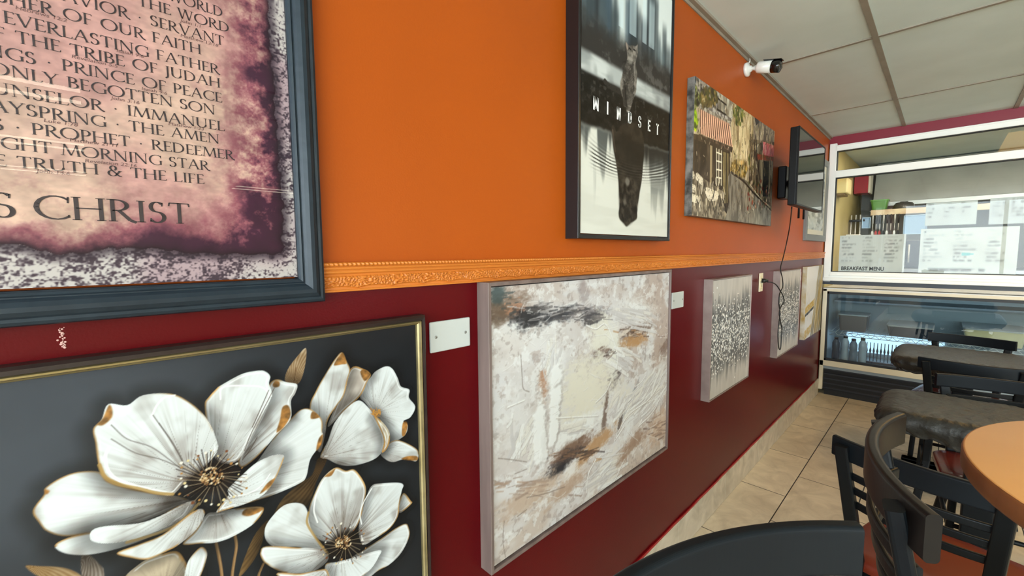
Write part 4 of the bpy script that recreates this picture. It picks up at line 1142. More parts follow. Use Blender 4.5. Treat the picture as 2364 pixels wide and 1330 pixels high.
# ---- 5. wide street cafe canvas
def cafe_art():
    A = Art(grid(1.838, 3.024, 420), grid(1.549, 2.124, 340), -0.033, (1560, 110, 3.023))
    X, Z = A.X, A.Z
    n = fbm(X*24, Z*9, 3, 4)[..., None]; s = fbm(X*60, Z*16, 5, 3)[..., None]
    A.C[:] = np.array([150, 136, 112.])*(0.6+0.5*n) + 60*s
    TX = lambda sc, seed, c2: (sc, sc*0.5, seed, c2)
    A.poly([(390, 380), (690, 570), (690, 700), (500, 860), (390, 800)], (186, 172, 142), tex=(40, 10, 7, (128, 112, 88)))
    A.poly([(440, 420), (520, 470), (500, 780), (440, 790)], (196, 182, 150), tex=(50, 12, 8, (146, 128, 100)), soft=0.01)
    A.poly([(75, 170), (140, 170), (390, 360), (390, 520), (160, 400), (75, 460)], (92, 86, 84), tex=(60, 60, 9, (170, 166, 160)))
    A.poly([(75, 190), (200, 240), (270, 330), (250, 420), (150, 400), (75, 340)], (70, 66, 66), tex=(70, 70, 10, (160, 152, 140)), soft=0.01)
    A.poly([(300, 300), (400, 380), (400, 500), (300, 440)], (176, 172, 158), tex=(40, 16, 11, (120, 112, 100)))
    for x in range(296, 350, 9): A.stroke([(x, 360+(x-296)*0.7), (x, 440+(x-296)*0.7)], 0.006, (38, 36, 36), 0.8, smooth=False)
    A.stroke([(290, 350), (352, 400)], 0.008, (36, 34, 34), 0.9); A.stroke([(290, 430), (352, 470)], 0.008, (36, 34, 34), 0.9)
    A.poly([(165, 400), (385, 520), (380, 545), (165, 425)], (170, 164, 152), tex=(60, 30, 12, (110, 104, 96)))
    # greenery
    rnd = random.Random(5)
    for (cx, cy, rx, ry, cols, k) in ((115, 350, 45, 90, ((64, 70, 40), (104, 112, 52), (150, 150, 120), (40, 44, 34)), 130), (110, 510, 45, 75, ((150, 176, 40), (96, 118, 34), (58, 70, 34), (186, 200, 70)), 120), (230, 350, 60, 70, ((98, 88, 60), (60, 56, 48), (140, 122, 84), (78, 80, 46)), 120), (440, 470, 40, 70, ((92, 102, 52), (128, 126, 74), (70, 76, 44)), 80), (440, 850, 60, 60, ((150, 126, 76), (110, 92, 52), (84, 74, 46), (176, 150, 96)), 110), (540, 790, 30, 60, ((86, 96, 48), (60, 66, 40)), 50), (100, 230, 40, 50, ((176, 182, 186), (110, 122, 132), (60, 62, 66)), 70)):
        for i in range(k):
            a, q = rnd.uniform(0, 2*PI), math.sqrt(rnd.random())
            A.dot((cx+rx*q*math.cos(a), cy+ry*q*math.sin(a)), rnd.uniform(0.006, 0.016), rnd.choice(cols), 0.8, 0.004)
    # striped awning
    aw = [(168, 428), (375, 530), (398, 694), (172, 600)]
    A.poly(aw, (206, 170, 148))
    for i in range(15):
        u0, u1 = i/15, (i+0.45)/15
        q = lambda u, v: (aw[0][0]*(1-u)*(1-v)+aw[1][0]*u*(1-v)+aw[2][0]*u*v+aw[3][0]*(1-u)*v, aw[0][1]*(1-u)*(1-v)+aw[1][1]*u*(1-v)+aw[2][1]*u*v+aw[3][1]*(1-u)*v)
        A.poly([q(u0, 0), q(u1, 0), q(u1, 1), q(u0, 1)], (92, 62, 54), alpha=0.85)
    A.poly([(160, 600), (398, 696), (394, 732), (160, 630)], (58, 50, 46), tex=(90, 60, 13, (110, 92, 80)))
    # shop front
    A.poly([(80, 590), (170, 610), (380, 725), (380, 1080), (355, 1160), (240, 1000), (80, 1000)], (84, 74, 62), tex=(40, 12, 14, (58, 50, 44)))
    A.poly([(130, 640), (240, 680), (236, 920), (130, 870)], (50, 44, 40), tex=(20, 10, 15, (96, 86, 76)))
    A.poly([(240, 680), (256, 686), (252, 960), (238, 950)], (150, 136, 112))
    A.poly([(282, 700), (322, 720), (318, 960), (282, 960)], (92, 84, 72))
    for P in ([(284, 705), (284, 960)], [(302, 712), (300, 960)], [(320, 722), (318, 960)], [(284, 730), (320, 745)], [(284, 790), (320, 800)], [(284, 850), (320, 858)], [(284, 905), (320, 912)]):
        A.stroke(P, 0.007, (214, 208, 190), 0.95, smooth=False)
    A.poly([(328, 725), (372, 740), (362, 1085), (330, 1090)], (138, 126, 96), tex=(60, 8, 16, (104, 94, 72)))
    A.stroke([(356, 735), (350, 1085)], 0.010, (48, 42, 34), 0.9)
    # right side shops
    A.poly([(520, 600), (690, 620), (690, 1130), (600, 1060), (510, 940)], (74, 64, 56), tex=(50, 16, 17, (128, 116, 96)))
    A.poly([(545, 480), (690, 570), (690, 660), (540, 640)], (150, 140, 122), tex=(40, 20, 18, (84, 78, 76)))
    A.poly([(610, 655), (690, 685), (690, 768), (606, 760)], (198, 118, 122), tex=(60, 60, 19, (176, 96, 96)))
    A.poly([(570, 740), (690, 765), (690, 795), (572, 780)], (150, 74, 62), tex=(90, 90, 20, (110, 84, 60)))
    A.poly([(612, 790), (650, 800), (645, 1040), (606, 1040)], (40, 36, 34))
    for x in (600, 655, 668): A.stroke([(x, 790), (x-4, 1050)], 0.010, (170, 156, 130), 0.8, smooth=False)
    A.poly([(548, 470), (585, 520), (560, 545)], (60, 58, 62))
    # street
    A.poly([(385, 860), (500, 935), (600, 1075), (690, 1175), (690, 1290), (330, 1230), (355, 1160), (372, 1080), (365, 900)], (134, 128, 118), tex=(60, 16, 21, (98, 92, 84)))
    A.poly([(430, 900), (520, 980), (620, 1250), (520, 1240), (470, 1000)], (160, 152, 138), soft=0.02, tex=(70, 20, 22, (120, 112, 100)), alpha=0.8)
    A.stroke([(385, 870), (470, 930), (540, 1010), (640, 1110), (690, 1160)], 0.012, (56, 48, 42), 0.85)
    A.poly([(440, 790), (470, 785), (468, 815), (444, 815)], (196, 164, 110), soft=0.006)
    for i in range(90):
        A.dot((rnd.uniform(500, 690), rnd.uniform(930, 1130)), rnd.uniform(0.005, 0.012), rnd.choice([(112, 52, 42), (176, 160, 140), (70, 72, 44), (54, 48, 44), (150, 90, 70)]), 0.75, 0.004)
    # terrace tables and chairs
    A.poly([(60, 820), (130, 870), (340, 1010), (340, 1200), (60, 1170)], (92, 84, 74), tex=(60, 40, 23, (150, 140, 124)))
    for P in ([(80, 880), (120, 890)], [(70, 960), (130, 985)], [(66, 1030), (150, 1060)], [(215, 1000), (290, 1030)], [(150, 900), (180, 930)], [(220, 1015), (240, 1045), (285, 1040)]):
        A.stroke(P, 0.034, (206, 196, 178), 0.9, rough=0.2)
    for i in range(46):
        x, y = rnd.uniform(70, 335), rnd.uniform(900, 1170)
        A.stroke([(x, y), (x+rnd.uniform(-10, 14), y+rnd.uniform(20, 70))], rnd.uniform(0.004, 0.010), rnd.choice([(216, 206, 186), (196, 184, 160), (44, 38, 34), (56, 50, 44)]), 0.85, smooth=False)
    # vertical impasto strokes
    for i in range(260):
        x, y = rnd.uniform(390, 690), rnd.uniform(380, 860)
        if y < 380+(x-390)*0.66: continue
        A.stroke([(x, y), (x+rnd.uniform(-3, 3), y+rnd.uniform(14, 60))], rnd.uniform(0.004, 0.012), rnd.choice([(216, 204, 174), (178, 160, 130), (128, 112, 88), (72, 64, 56), (196, 188, 170), (104, 104, 66)]), 0.6, smooth=False, rough=0.3, seed=i)
    for i in range(420):
        x, y = rnd.uniform(80, 690), rnd.uniform(200, 1220)
        if y < 170+(x-80)*0.62: continue
        A.stroke([(x, y), (x+rnd.uniform(-8, 8), y+rnd.uniform(6, 26))], rnd.uniform(0.003, 0.007), rnd.choice([(226, 216, 196), (40, 36, 34), (56, 50, 44), (150, 136, 112), (96, 90, 60)]), 0.55, smooth=False, rough=0.4, seed=i)
    A.C[:] = np.clip((A.C-115)*1.42+112, 6, 250)
    return A
O5 = (2.43, 0, 1.545)
t = empty('canvas_painting', O5, 'unframed wide street cafe canvas with a striped awning, high beside the television', 'painting')
cafe_art().build('canvas', M_pig_paint, t, O5, 1.0)
def side_art():                                          # the picture wraps round the left edge
    m = mat('wrapped_canvas_side', (126, 126, 120), 0.6, noise=(30, (46, 48, 44), 6, (1, 1, 1.0)))
    return m
b = MB(O5); frame_ring(b, 1.838, 3.024, 1.549, 2.124, [(0, 0.001), (0, 0.0328), (0.004, 0.0328), (0.004, 0.001)])
b.build('canvas_side', side_art(), t, loc=(0, 0, 0))

# ---- 6, 7. two glitter panels
def glitter_art(x0, x1, z0, z1, seed, tone):
    A = Art(grid(x0, x1, 200), grid(z0, z1, 260), -0.038)
    X, Z = A.X, A.Z
    u, v = (X-x0)/(x1-x0), (Z-z0)/(z1-z0)
    A.C[:] = np.array(tone, float)*(0.95+0.12*fbm(X*40, Z*4, seed, 3)[..., None])
    col = fbm(X*34, Z*0.6, seed+2, 3)
    ext = 0.19 + 0.26*(col-0.2)*1.3
    c = 0.50
    m = sstep(ext+0.12, ext-0.10, np.abs(v-c)+0.10*(fbm(X*60, Z*20, seed+4, 2)-0.5))
    A.fill(m*0.85, (84, 84, 84))
    drip = sstep(0.56, 0.72, fbm(X*70, Z*1.2, seed+5, 2))*sstep(0.46, 0.1, np.abs(v-c))
    A.fill(drip*0.7, (112, 110, 108))
    rnd = random.Random(seed)
    k = 0
    while k < 1700:
        du, dv = rnd.random(), c+rnd.gauss(0, 0.15)
        e = 0.19 + 0.26*(float(vnoise(np.array([x0+du*(x1-x0)])*34*1.0, np.array([seed*1.0]), seed))-0.2)
        if not 0.02 < du < 0.98 or abs(dv-c) > e+0.07: continue
        k += 1
        x, z = x0+du*(x1-x0), z0+dv*(z1-z0)
        r = rnd.uniform(0.0024, 0.0058)
        w = A.win(np.array([x-r*2, z-r*2]), np.array([x+r*2, z+r*2]))
        d = np.hypot(A.X[w]-x, A.Z[w]-z)
        A.mix(w, sstep(r*1.3, r*0.6, d), rnd.choice([(248, 248, 246), (236, 235, 232), (70, 69, 68), (240, 232, 222), (150, 149, 148)]))
    return A
M_champagne = mat('champagne_metal_frame', (156, 138, 130), 0.34, metal=0.35, noise=(18, (140, 122, 116), 3))
for gx0, gx1, gz0, gz1, seed, lab in ((2.078, 2.668, 0.667, 1.262, 3, 'grey panel with silver glitter drips, left of the wall outlet'),
                                      (3.262, 3.848, 0.668, 1.258, 9, 'grey panel with silver glitter drips, behind the hanging black cord')):
    Og = ((gx0+gx1)/2, 0, gz0)
    t = empty('framed_glitter_panel', Og, lab, 'picture', 'pair of glitter panels')
    fr = MB(Og)
    frame_ring(fr, gx0, gx1, gz0, gz1, [(0, 0.0005), (0, 0.041), (0.001, 0.042), (0.005, 0.042), (0.0055, 0.039), (0.0055, 0.0005)])
    fr.build('frame', M_champagne, t, loc=(0, 0, 0))
    glitter_art(gx0+0.007, gx1-0.007, gz0+0.007, gz1-0.007, seed, (182, 176, 170)).build('panel', M_pig_paint, t, Og, 1.0)

# ---- 8. unframed white and gold marbled canvas
def marble_art(x0, x1, z0, z1):
    A = Art(grid(x0, x1, 150), grid(z0, z1, 190), -0.033)
    X, Z = A.X, A.Z
    u, v = (X-x0)/(x1-x0), (Z-z0)/(z1-z0)
    A.C[:] = np.array([222, 220, 218.])
    A.fill(sstep(0.5, 0.75, fbm(X*6, Z*6, 4, 4))*0.4, (186, 184, 186))
    d = u - 0.50 - 0.32*(v-0.5) + 0.13*(fbm(X*5, Z*4, 6, 3)-0.5)
    st = fbm(d*30+2, Z*2.5, 8, 3)
    A.fill(sstep(0.0, 0.05, d), (150, 142, 120))
    A.fill(sstep(0.0, 0.05, d)*sstep(0.45, 0.6, st), (176, 144, 66))
    A.fill(sstep(0.0, 0.05, d)*sstep(0.58, 0.7, fbm(d*44, Z*3, 9, 3)), (222, 216, 200))
    A.fill(sstep(0.0, 0.05, d)*sstep(0.60, 0.72, fbm(d*36+5, Z*3, 19, 3)), (70, 66, 56))
    for vv, w, c in ((0.40, 0.055, (196, 160, 76)), (0.33, 0.022, (40, 40, 42)), (0.06, 0.07, (196, 160, 76))):
        e = np.abs(v - vv - 0.16*u + 0.02*(fbm(X*20, Z*20, 11)-0.5))
        A.fill(sstep(w, w*0.7, e)*(d < 0.0)*(0.5+0.5*sstep(0.35, 0.55, fbm(X*60, Z*60, 12, 3))), c)
    return A
O8 = (4.43, 0, 0.66)
t = empty('canvas_painting', O8, 'white and gold marbled canvas hanging beside the refrigerated case', 'painting')
marble_art(4.105, 4.757, 0.664, 1.262).build('canvas', M_pig_paint, t, O8, 1.0)
b = MB(O8); frame_ring(b, 4.105, 4.757, 0.664, 1.262, [(0, 0.001), (0, 0.0328), (0.004, 0.0328), (0.004, 0.001)])
b.build('canvas_side', mat('white_gold_canvas_side', (206, 200, 186), 0.6, noise=(12, (170, 140, 70), 3)), t, loc=(0, 0, 0))

# ---- 9. grey framed print behind the television
O9 = (4.46, 0, 1.47)
t = empty('framed_picture', O9, 'grey framed print with a cream mat, half hidden behind the television', 'picture')
M_greyframe = mat('pewter_grey_frame', (112, 114, 112), 0.4, metal=0.2)
fr = MB(O9)
frame_ring(fr, 4.055, 4.86, 1.476, 2.20, [(0, 0.0005), (0, 0.020), (0.004, 0.024), (0.05, 0.021), (0.055, 0.014), (0.055, 0.0005)])
fr.build('frame', M_greyframe, t, loc=(0, 0, 0))
def lake_art():
    A = Art(grid(4.10, 4.815, 90), grid(1.525, 2.15, 90), -0.010)
    u, v = (A.X-4.10)/0.715, (A.Z-1.525)/0.625
    A.C[:] = np.array([214, 208, 184.])
    ins = ((u > 0.07) & (u < 0.93) & (v > 0.07) & (v < 0.93)).astype(float)
    n = fbm(u*6, v*14, 3, 4)
    A.fill(ins*0.9, (176, 184, 180)); A.fill(ins*sstep(0.45, 0.6, n)*0.8, (98, 104, 96))
    A.fill(ins*sstep(0.5, 0.62, fbm(u*9, v*20, 6, 3))*0.7, (206, 210, 206))
    return A
lake_art().build('print', M_pig_gloss, t, O9, 1.0)
# ---------------------------------------------------------------- wall fittings
M_plate = mat('white_plastic_plate', (188, 190, 186), 0.3, spec=0.5)
M_screw = mat('steel_screw', (150, 148, 142), 0.35, metal=0.7)
M_darkhole = mat('dark_slot', (24, 22, 20), 0.7)
def blank_plate(xc, zc, label):
    t = empty('blank_wall_plate', (xc, 0, zc), label, 'wall plate', 'blank wall plates')
    MB().box((-0.057, -0.0065, -0.035), (0.057, -0.0003, 0.035), 0.0026, 2).build('plate', M_plate, t)
    for s in (-1, 1):
        b = MB().lathe([(0.0033, -0.0062), (0.0033, -0.0074), (0.0024, -0.0078)], (s*0.042, 0, 0), 14, axis=1)
        b.box((s*0.042-0.0022, -0.0081, -0.0004), (s*0.042+0.0022, -0.0076, 0.0004))
        b.build('screw', M_screw, t)
    return t
blank_plate(0.5825, 1.207, 'blank white plate between the flower picture and the abstract painting')
blank_plate(1.787, 1.187, 'blank white plate just right of the abstract painting')
blank_plate(3.985, 1.19, 'small blank white plate between the second glitter panel and the marbled canvas')

t = empty('wall_outlet', (2.977, 0, 1.199), 'cream duplex outlet with the black cord plugged in', 'outlet')
MB().box((-0.036, -0.006, -0.058), (0.036, -0.0003, 0.058), 0.0025, 2).build('plate', mat('ivory_outlet_plate', (226, 214, 184), 0.35), t)
for s in (-1, 1):
    b = MB().box((-0.017, -0.0085, s*0.024-0.016), (0.017, -0.0055, s*0.024+0.016), 0.003, 2)
    rc = b.build('receptacle', mat('ivory_receptacle', (214, 198, 160), 0.4), t)
    MB().box((-0.008, -0.0090, s*0.024-0.004), (-0.006, -0.0083, s*0.024+0.005)).box((0.006, -0.0090, s*0.024-0.004), (0.008, -0.0083, s*0.024+0.005)).build('slot', M_darkhole, rc)
MB().lathe([(0.003, -0.0058), (0.003, -0.0075)], (0, 0, 0), 12, axis=1).build('screw', M_screw, t)

# plaster scrape under the poster
M_scrape = mat('bare_plaster_scrape', (206, 160, 150), 0.9)
b = MB((0.058, 0, 1.29))
rnd = random.Random(2)
for i in range(26):
    x, z = at(140+rnd.gauss(0, 3.4)+i*0.35, 756+i*1.85, 0)
    r = rnd.uniform(0.0006, 0.0017)
    b.lathe([(r, -0.0002), (r*0.8, -0.0005)], (x, 0, z), 7, axis=1)
tag(b.build('paint_chip', M_scrape), 'pale chipped streak on the burgundy wall below the large poster', 'paint chip')['kind'] = 'stuff'

# security camera
M_white_metal = mat('white_camera_shell', (222, 220, 212), 0.3, spec=0.5)
M_black_gloss = mat('glossy_black_plastic', (14, 14, 15), 0.18, spec=0.6)
t = empty('security_camera', (2.56, 0, 2.362), 'white bullet security camera with a black face, on the orange wall by the ceiling', 'security camera')
b = MB().lathe([(0.0, -0.0004), (0.036, -0.0004), (0.036, -0.012), (0.030, -0.018), (0.017, -0.021), (0.014, -0.032), (0.0, -0.032)], (0, 0, 0), 28, axis=1)
b.build('mount_base', M_white_metal, t)
b = MB().tube([(0, -0.028, 0), (0.001, -0.046, -0.003), (0.002, -0.062, -0.004)], [0.011, 0.0085, 0.010], 14)
b.lathe([(0.0, -0.009), (0.011, -0.007), (0.013, 0), (0.011, 0.007), (0.0, 0.009)], (0.001, -0.050, -0.003), 16, axis=0)
b.build('swivel_arm', M_white_metal, t)
def oriented(prof, a, bpt, n=26):
    a, bpt = Vector(a), Vector(bpt); d = (bpt-a).normalized()
    P = [a + d*h for r, h in prof]
    return MB().tube([p[:] for p in P], [r for r, h in prof], n)
A0, A1 = (0.002, -0.056, -0.003), (-0.003, -0.165, -0.030)
oriented([(0.018, 0.0), (0.026, 0.003), (0.029, 0.010), (0.0295, 0.075)], A0, A1).build('housing', M_white_metal, t)
oriented([(0.0300, 0.074), (0.0305, 0.110), (0.0285, 0.114), (0.0285, 0.110), (0.024, 0.108)], A0, A1).build('front_ring', M_black_gloss, t)
oriented([(0.012, 0.1075), (0.011, 0.1105), (0.004, 0.1115)], A0, A1).build('lens', mat('camera_lens', (30, 26, 40), 0.05, spec=0.8), t)
b = MB()
b.sweep([(-0.020, 0), (0.020, 0), (0.018, 0.003), (-0.018, 0.003)], [(0.002+(-0.006)*k, -0.06-0.12*k, 0.0265-0.030*k) for k in (0.25, 0.5, 0.75, 0.90, 0.95)])
b.build('sun_visor', M_black_gloss, t)
b = MB(); b.tube([(0.006, -0.012, 0.032), (0.014, -0.016, 0.046), (0.028, -0.012, 0.058), (0.034, -0.006, 0.076)], 0.0028, 8)
b.build('cable_tail', M_white_metal, t)

# ---------------------------------------------------------------- television on its arm
M_bezel = mat('black_tv_plastic', (11, 10, 10), 0.4, spec=0.2, bump=(300, 0.08, 0.001))
M_screen = mat('glossy_tv_screen', (9, 9, 10), 0.03, spec=0.9)
M_screen.node_tree.nodes['Principled BSDF'].inputs['IOR'].default_value = 2.1
M_steel_dark = mat('dark_steel_bracket', (30, 30, 32), 0.4, metal=0.6)
TVY = -0.222
x0, z1 = at(1846, 290, TVY); _, z0 = at(1841, 472, TVY); x1, _ = at(1904, 343, TVY); x1b, _ = at(1899, 492, TVY)
x1 = (x1+x1b)/2 + 0.0
zb = at(1899, 492, TVY)[1]
z0 = (z0+zb)/2; 
t = empty('television', ((x0+x1)/2, TVY, z0), 'flat black television on a wall arm, reflecting the window opposite', 'television')
Ot = ((x0+x1)/2, TVY, z0)
w2, hh = (x1-x0)/2, z1-z0
MB().box((-w2, 0.004, 0), (w2, 0.042, hh), 0.004, 2).build('case', M_bezel, t)
MB().box((-w2*0.6, 0.040, hh*0.10), (w2*0.6, 0.062, hh*0.62), 0.008, 2).build('rear_bulge', M_bezel, t)
fr = MB(); vs = frame_ring(fr, -w2, w2, 0, hh, [(0, -0.006), (0, 0.001), (0.001, 0.002), (0.009, 0.002), (0.010, 0.0), (0.010, -0.006)])
fr.build('bezel', M_bezel, t)
MB().add([(-w2+0.0095, 0.0, 0.0095), (w2-0.0095, 0.0, 0.0095), (w2-0.0095, 0.0, hh-0.0095), (-w2+0.0095, 0.0, hh-0.0095)], [(0, 1, 2, 3)]).build('screen', M_screen, t)
t2 = empty('tv_wall_mount', (3.34, 0, 1.84), 'black steel arm bracket between the television and the orange wall', 'bracket')
xm = 3.34
MB().box((-0.075, -0.050, -0.10), (0.06, -0.0005, 0.11), 0.006, 1).build('wall_plate', M_steel_dark, t2)
b = MB()
ax = (x0+x1)/2+0.10-xm
b.sweep(rrect(0.022, 0.05, 0.006), [(0.0, -0.050, 0.0), (0.02, -0.080, 0.0), (ax*0.4, -0.105, 0.0)])
b.sweep(rrect(0.022, 0.04, 0.006), [(ax*0.4, -0.105, 0.0), (ax, TVY+0.074, 0.0)])
b.lathe([(0.014, -0.035), (0.014, 0.035)], (ax*0.4, -0.105, 0), 16)
b.build('arm', M_steel_dark, t2)
zc = z0 + hh*0.36 - 1.84
MB().box((ax-0.10, TVY+0.063, -0.10), (ax+0.10, TVY+0.073, 0.10), 0.002, 1).build('tilt_plate', M_steel_dark, t2)
for dx in (-0.06, 0.07): MB().tube([(ax+dx, TVY+0.066, -0.10), (ax+dx, TVY+0.066, z0-1.84-0.05)], 0.006, 8).build('hanging_strap', M_steel_dark, t2)

# black cord from the television down to the outlet
M_cord = mat('black_rubber_cord', (16, 15, 15), 0.5)
pts = []
CP = [(1828, 478, -0.19), (1826, 500, -0.14), (1822, 530, -0.07), (1815, 565, -0.035), (1808, 595, -0.034), (1802, 620, -0.05), (1806, 642, -0.052), (1807, 662, -0.053), (1800, 678, -0.054), (1798, 700, -0.054), (1801, 722, -0.054), (1798, 748, -0.056), (1796, 775, -0.056), (1798, 803, -0.056), (1802, 805, -0.056), (1804, 780, -0.056), (1805, 760, -0.056), (1801, 738, -0.058), (1799, 722, -0.058), (1804, 706, -0.058), (1810, 697, -0.057), (1808, 684, -0.056), (1801, 671, -0.054), (1792, 658, -0.045), (1782, 652, -0.038), (1772, 651, -0.034)]
for px, py, y in CP:
    x, z = at(px, py, y); pts.append((x, y, z))
P = np.array(pts); q = np.vstack([2*P[0]-P[1], P, 2*P[-1]-P[-2]]); path = []
for i in range(1, len(q)-2):
    a, b_, c, d = q[i-1:i+3]
    for j in range(5):
        tt = j/5
        path.append(tuple(0.5*((2*b_)+(c-a)*tt+(2*a-5*b_+4*c-d)*tt*tt+(3*b_-a-3*c+d)*tt**3)))
path.append(tuple(P[-1]))
cord = MB(); cord.tube(path, 0.0034, 8)
cd = tag(cord.build('power_cord', M_cord), 'black power cord hanging from the television to the cream outlet', 'cord')
px_, pz_ = at(1760, 648, -0.012)
b = MB(); b.tube([(path[-1][0]+0.002, path[-1][1]+0.002, path[-1][2]), (pz_*0+px_+0.03, -0.030, pz_), (px_+0.008, -0.024, pz_), (px_, -0.0095, pz_)], [0.005, 0.010, 0.013, 0.013], 12)
b.build('plug', M_cord, cd)

# ---------------------------------------------------------------- ceiling lights of the room
M_lamp = mat('lit_fluorescent_diffuser', (255, 250, 235), 0.5, emit=((255, 244, 220), 17.0))
M_troffer = mat('white_troffer_frame', (214, 210, 200), 0.4)
def troffer(x, y, label, lamp, grp='fluorescent ceiling lights of the dining room', rz=0, hw=0.040):
    t = empty('ceiling_light', (x, y, ZC-0.007), label, 'ceiling light', grp, rz)
    fr = MB()
    for s in (-1, 1):
        fr.box((-0.605, s*0.292-0.012, -0.004), (0.605, s*0.292+0.012, 0.004))
        fr.box((s*0.593-0.012, -0.28, -0.004), (s*0.593+0.012, 0.28, 0.004))
    fr.box((-0.58, -0.104, -0.001), (0.58, 0.104, 0.004)).box((-0.58, 0.186, -0.001), (0.58, 0.282, 0.004)).box((-0.58, -0.282, -0.001), (0.58, -0.186, 0.004))
    fr.build('frame', M_troffer, t)
    for s in (-1, 1):
        MB().box((-0.575, s*0.145-hw, -0.003), (0.575, s*0.145+hw, 0.003)).build('diffuser', lamp, t)
    return t
for i, (x, y, lab) in enumerate(((-0.56, -3.253, 'fluorescent ceiling light in the second row, behind the camera'),
                    (-0.56, -5.083, 'fluorescent ceiling light in the middle row, behind the camera'),
                    (2.195, -6.913, 'fluorescent ceiling light by the side windows, toward the kitchen'),
                    (-0.56, -6.913, 'fluorescent ceiling light by the side windows, behind the camera')  )):
    troffer(x, y, lab, M_lamp)
M_lampy = mat('lit_yellowed_diffuser', (255, 232, 170), 0.5, emit=((255, 196, 100), 9.0))
troffer(3.425, -1.423, 'yellowed ceiling light closest to the picture wall and the kitchen glazing', M_lampy, None, 0, 0.130)

# ---------------------------------------------------------------- kitchen behind the glazing
M_kgrey = mat('stainless_hood_panel', (176, 176, 168), 0.4, metal=0.15, noise=(3, (158, 158, 150), 4))
XK = 7.3
struct(MB().box((XF+0.02, 0.0, 0), (XK+0.2, 0.15, ZC)).build('wall_kitchen_left', M_cream))
struct(MB().box((XK, -4.6, 0), (XK+0.15, 0, ZC)).build('wall_kitchen_back', mat('grey_kitchen_wall', (140, 138, 130), 0.5)))
struct(MB().box((XF+0.1, -4.75, 0), (XK+0.15, -4.6, ZC)).build('wall_kitchen_right', M_cream))
M_lamp_fill = mat('added_kitchen_fill_diffuser', (255, 226, 160), 0.5, emit=((255, 244, 224), 34.0))  # kitchen ceiling lights added out of view to brighten the room behind the glass
troffer(6.45, -3.40, 'added fill light on the ceiling, out of view over the kitchen counter', M_lamp_fill, None)
troffer(5.33, -0.95, 'added fill light hidden just behind the glazing, at the cream wall end', M_lamp_fill, None, PI/2)
troffer(5.33, -2.60, 'added fill light hidden just behind the glazing, over the far end of the case', M_lamp_fill, None, PI/2)

M_cbox = mat('cream_dispenser_plastic', (224, 206, 150), 0.4)
t = empty('paper_dispenser', (5.46, 0, 2.03), 'cream dispenser box on the cream kitchen wall, behind the glazing', 'dispenser')
MB().box((-0.13, -0.10, -0.07), (0.13, -0.0005, 0.08), 0.012, 2).build('body', M_cbox, t)
MB().box((-0.12, -0.075, -0.088), (0.12, -0.01, -0.068), 0.004, 1).build('chute', mat('brown_chute', (120, 96, 60), 0.5), t)
t = empty('red_box', (6.6, -0.085, 2.06), 'red box with a white edge high on the kitchen wall', 'box')
MB().box((-0.12, -0.055, 0), (0.12, 0.075, 0.24), 0.004, 1).build('body', mat('glossy_red_wrap', (150, 30, 46), 0.25), t)
MB().box((-0.12, -0.075, 0.0), (0.12, -0.055, 0.24), 0.003, 1).build('side_panel', mat('white_card', (214, 208, 190), 0.6), t)
# exhaust hood and its shelf
t = empty('exhaust_hood', (6.75, -2.2, 1.90), 'grey stainless exhaust hood across the kitchen behind the glazing', 'hood')
hb = MB()
hb.add([(-0.15, 2.02, 0.02), (-0.15, -2.0, 0.02), (0.5, -2.0, 0.02), (0.5, 2.02, 0.02), (0.10, 2.02, 0.525), (0.10, -2.0, 0.525), (0.5, -2.0, 0.525), (0.5, 2.02, 0.525)],
       [(0, 1, 2, 3), (4, 5, 6, 7), (0, 1, 5, 4), (1, 2, 6, 5), (2, 3, 7, 6), (3, 0, 4, 7)])
hb.build('canopy', M_kgrey, t)
MB().box((-0.17, -2.0, 0), (-0.145, 2.02, 0.05), 0.004, 1).build('lip', mat('bright_steel_lip', (176, 176, 170), 0.3, metal=0.5), t)
M_steel = mat('stainless_steel', (150, 152, 152), 0.3, metal=0.7)
t = empty('kitchen_shelf', (6.35, -2.1, 1.84), 'long stainless ticket shelf under the hood with a cream rail', 'shelf')
MB().box((0.0, -1.9, -0.012), (0.30, 1.92, 0.0), 0.002, 1).build('board', M_steel, t)
MB().box((-0.012, -1.9, -0.055), (0.002, 1.91, 0.006), 0.003, 1).build('rail', mat('cream_ticket_rail', (226, 208, 172), 0.5, noise=(14, (206, 176, 140), 3)), t)
for k, y in enumerate((1.9, 0.6, -0.6, -1.88)):
    MB().tube([(0.27, y, -0.012), (0.27, y, -0.6395)], 0.014, 10).build('post', M_steel, t)
t = empty('green_tub', (6.46, -0.255, 1.8405), 'green plastic tub standing on the kitchen shelf', 'tub')
MB().sweep(lambda k: rrect(*[(0.13, 0.12, 0.02), (0.15, 0.15, 0.022), (0.155, 0.155, 0.024)][k]), [(0, 0, 0), (0, 0, 0.10), (0, 0, 0.112)], up=(0, 1, 0)).build('body', mat('green_tub_plastic', (88, 136, 60), 0.4), t)
MB().sweep(rrect(0.165, 0.165, 0.026), [(0, 0, 0.110), (0, 0, 0.122)], up=(0, 1, 0)).build('lid', mat('green_tub_lid', (104, 156, 76), 0.4), t)
t = empty('mixing_bowl', (6.46, -0.46, 1.8405), 'dark round mixing bowl upturned on the kitchen shelf beside the green tub', 'bowl')
MB().lathe([(0.098, 0.0), (0.10, 0.006), (0.09, 0.045), (0.07, 0.075), (0.035, 0.083)], (0, 0, 0), 28).build('bowl_shell', mat('dark_steel_bowl', (84, 84, 82), 0.35, metal=0.6), t)
MB().lathe([(0.034, 0.082), (0.034, 0.090), (0.028, 0.090)], (0, 0, 0), 20).build('foot_ring', mat('bowl_foot', (112, 112, 110), 0.35, metal=0.6), t)
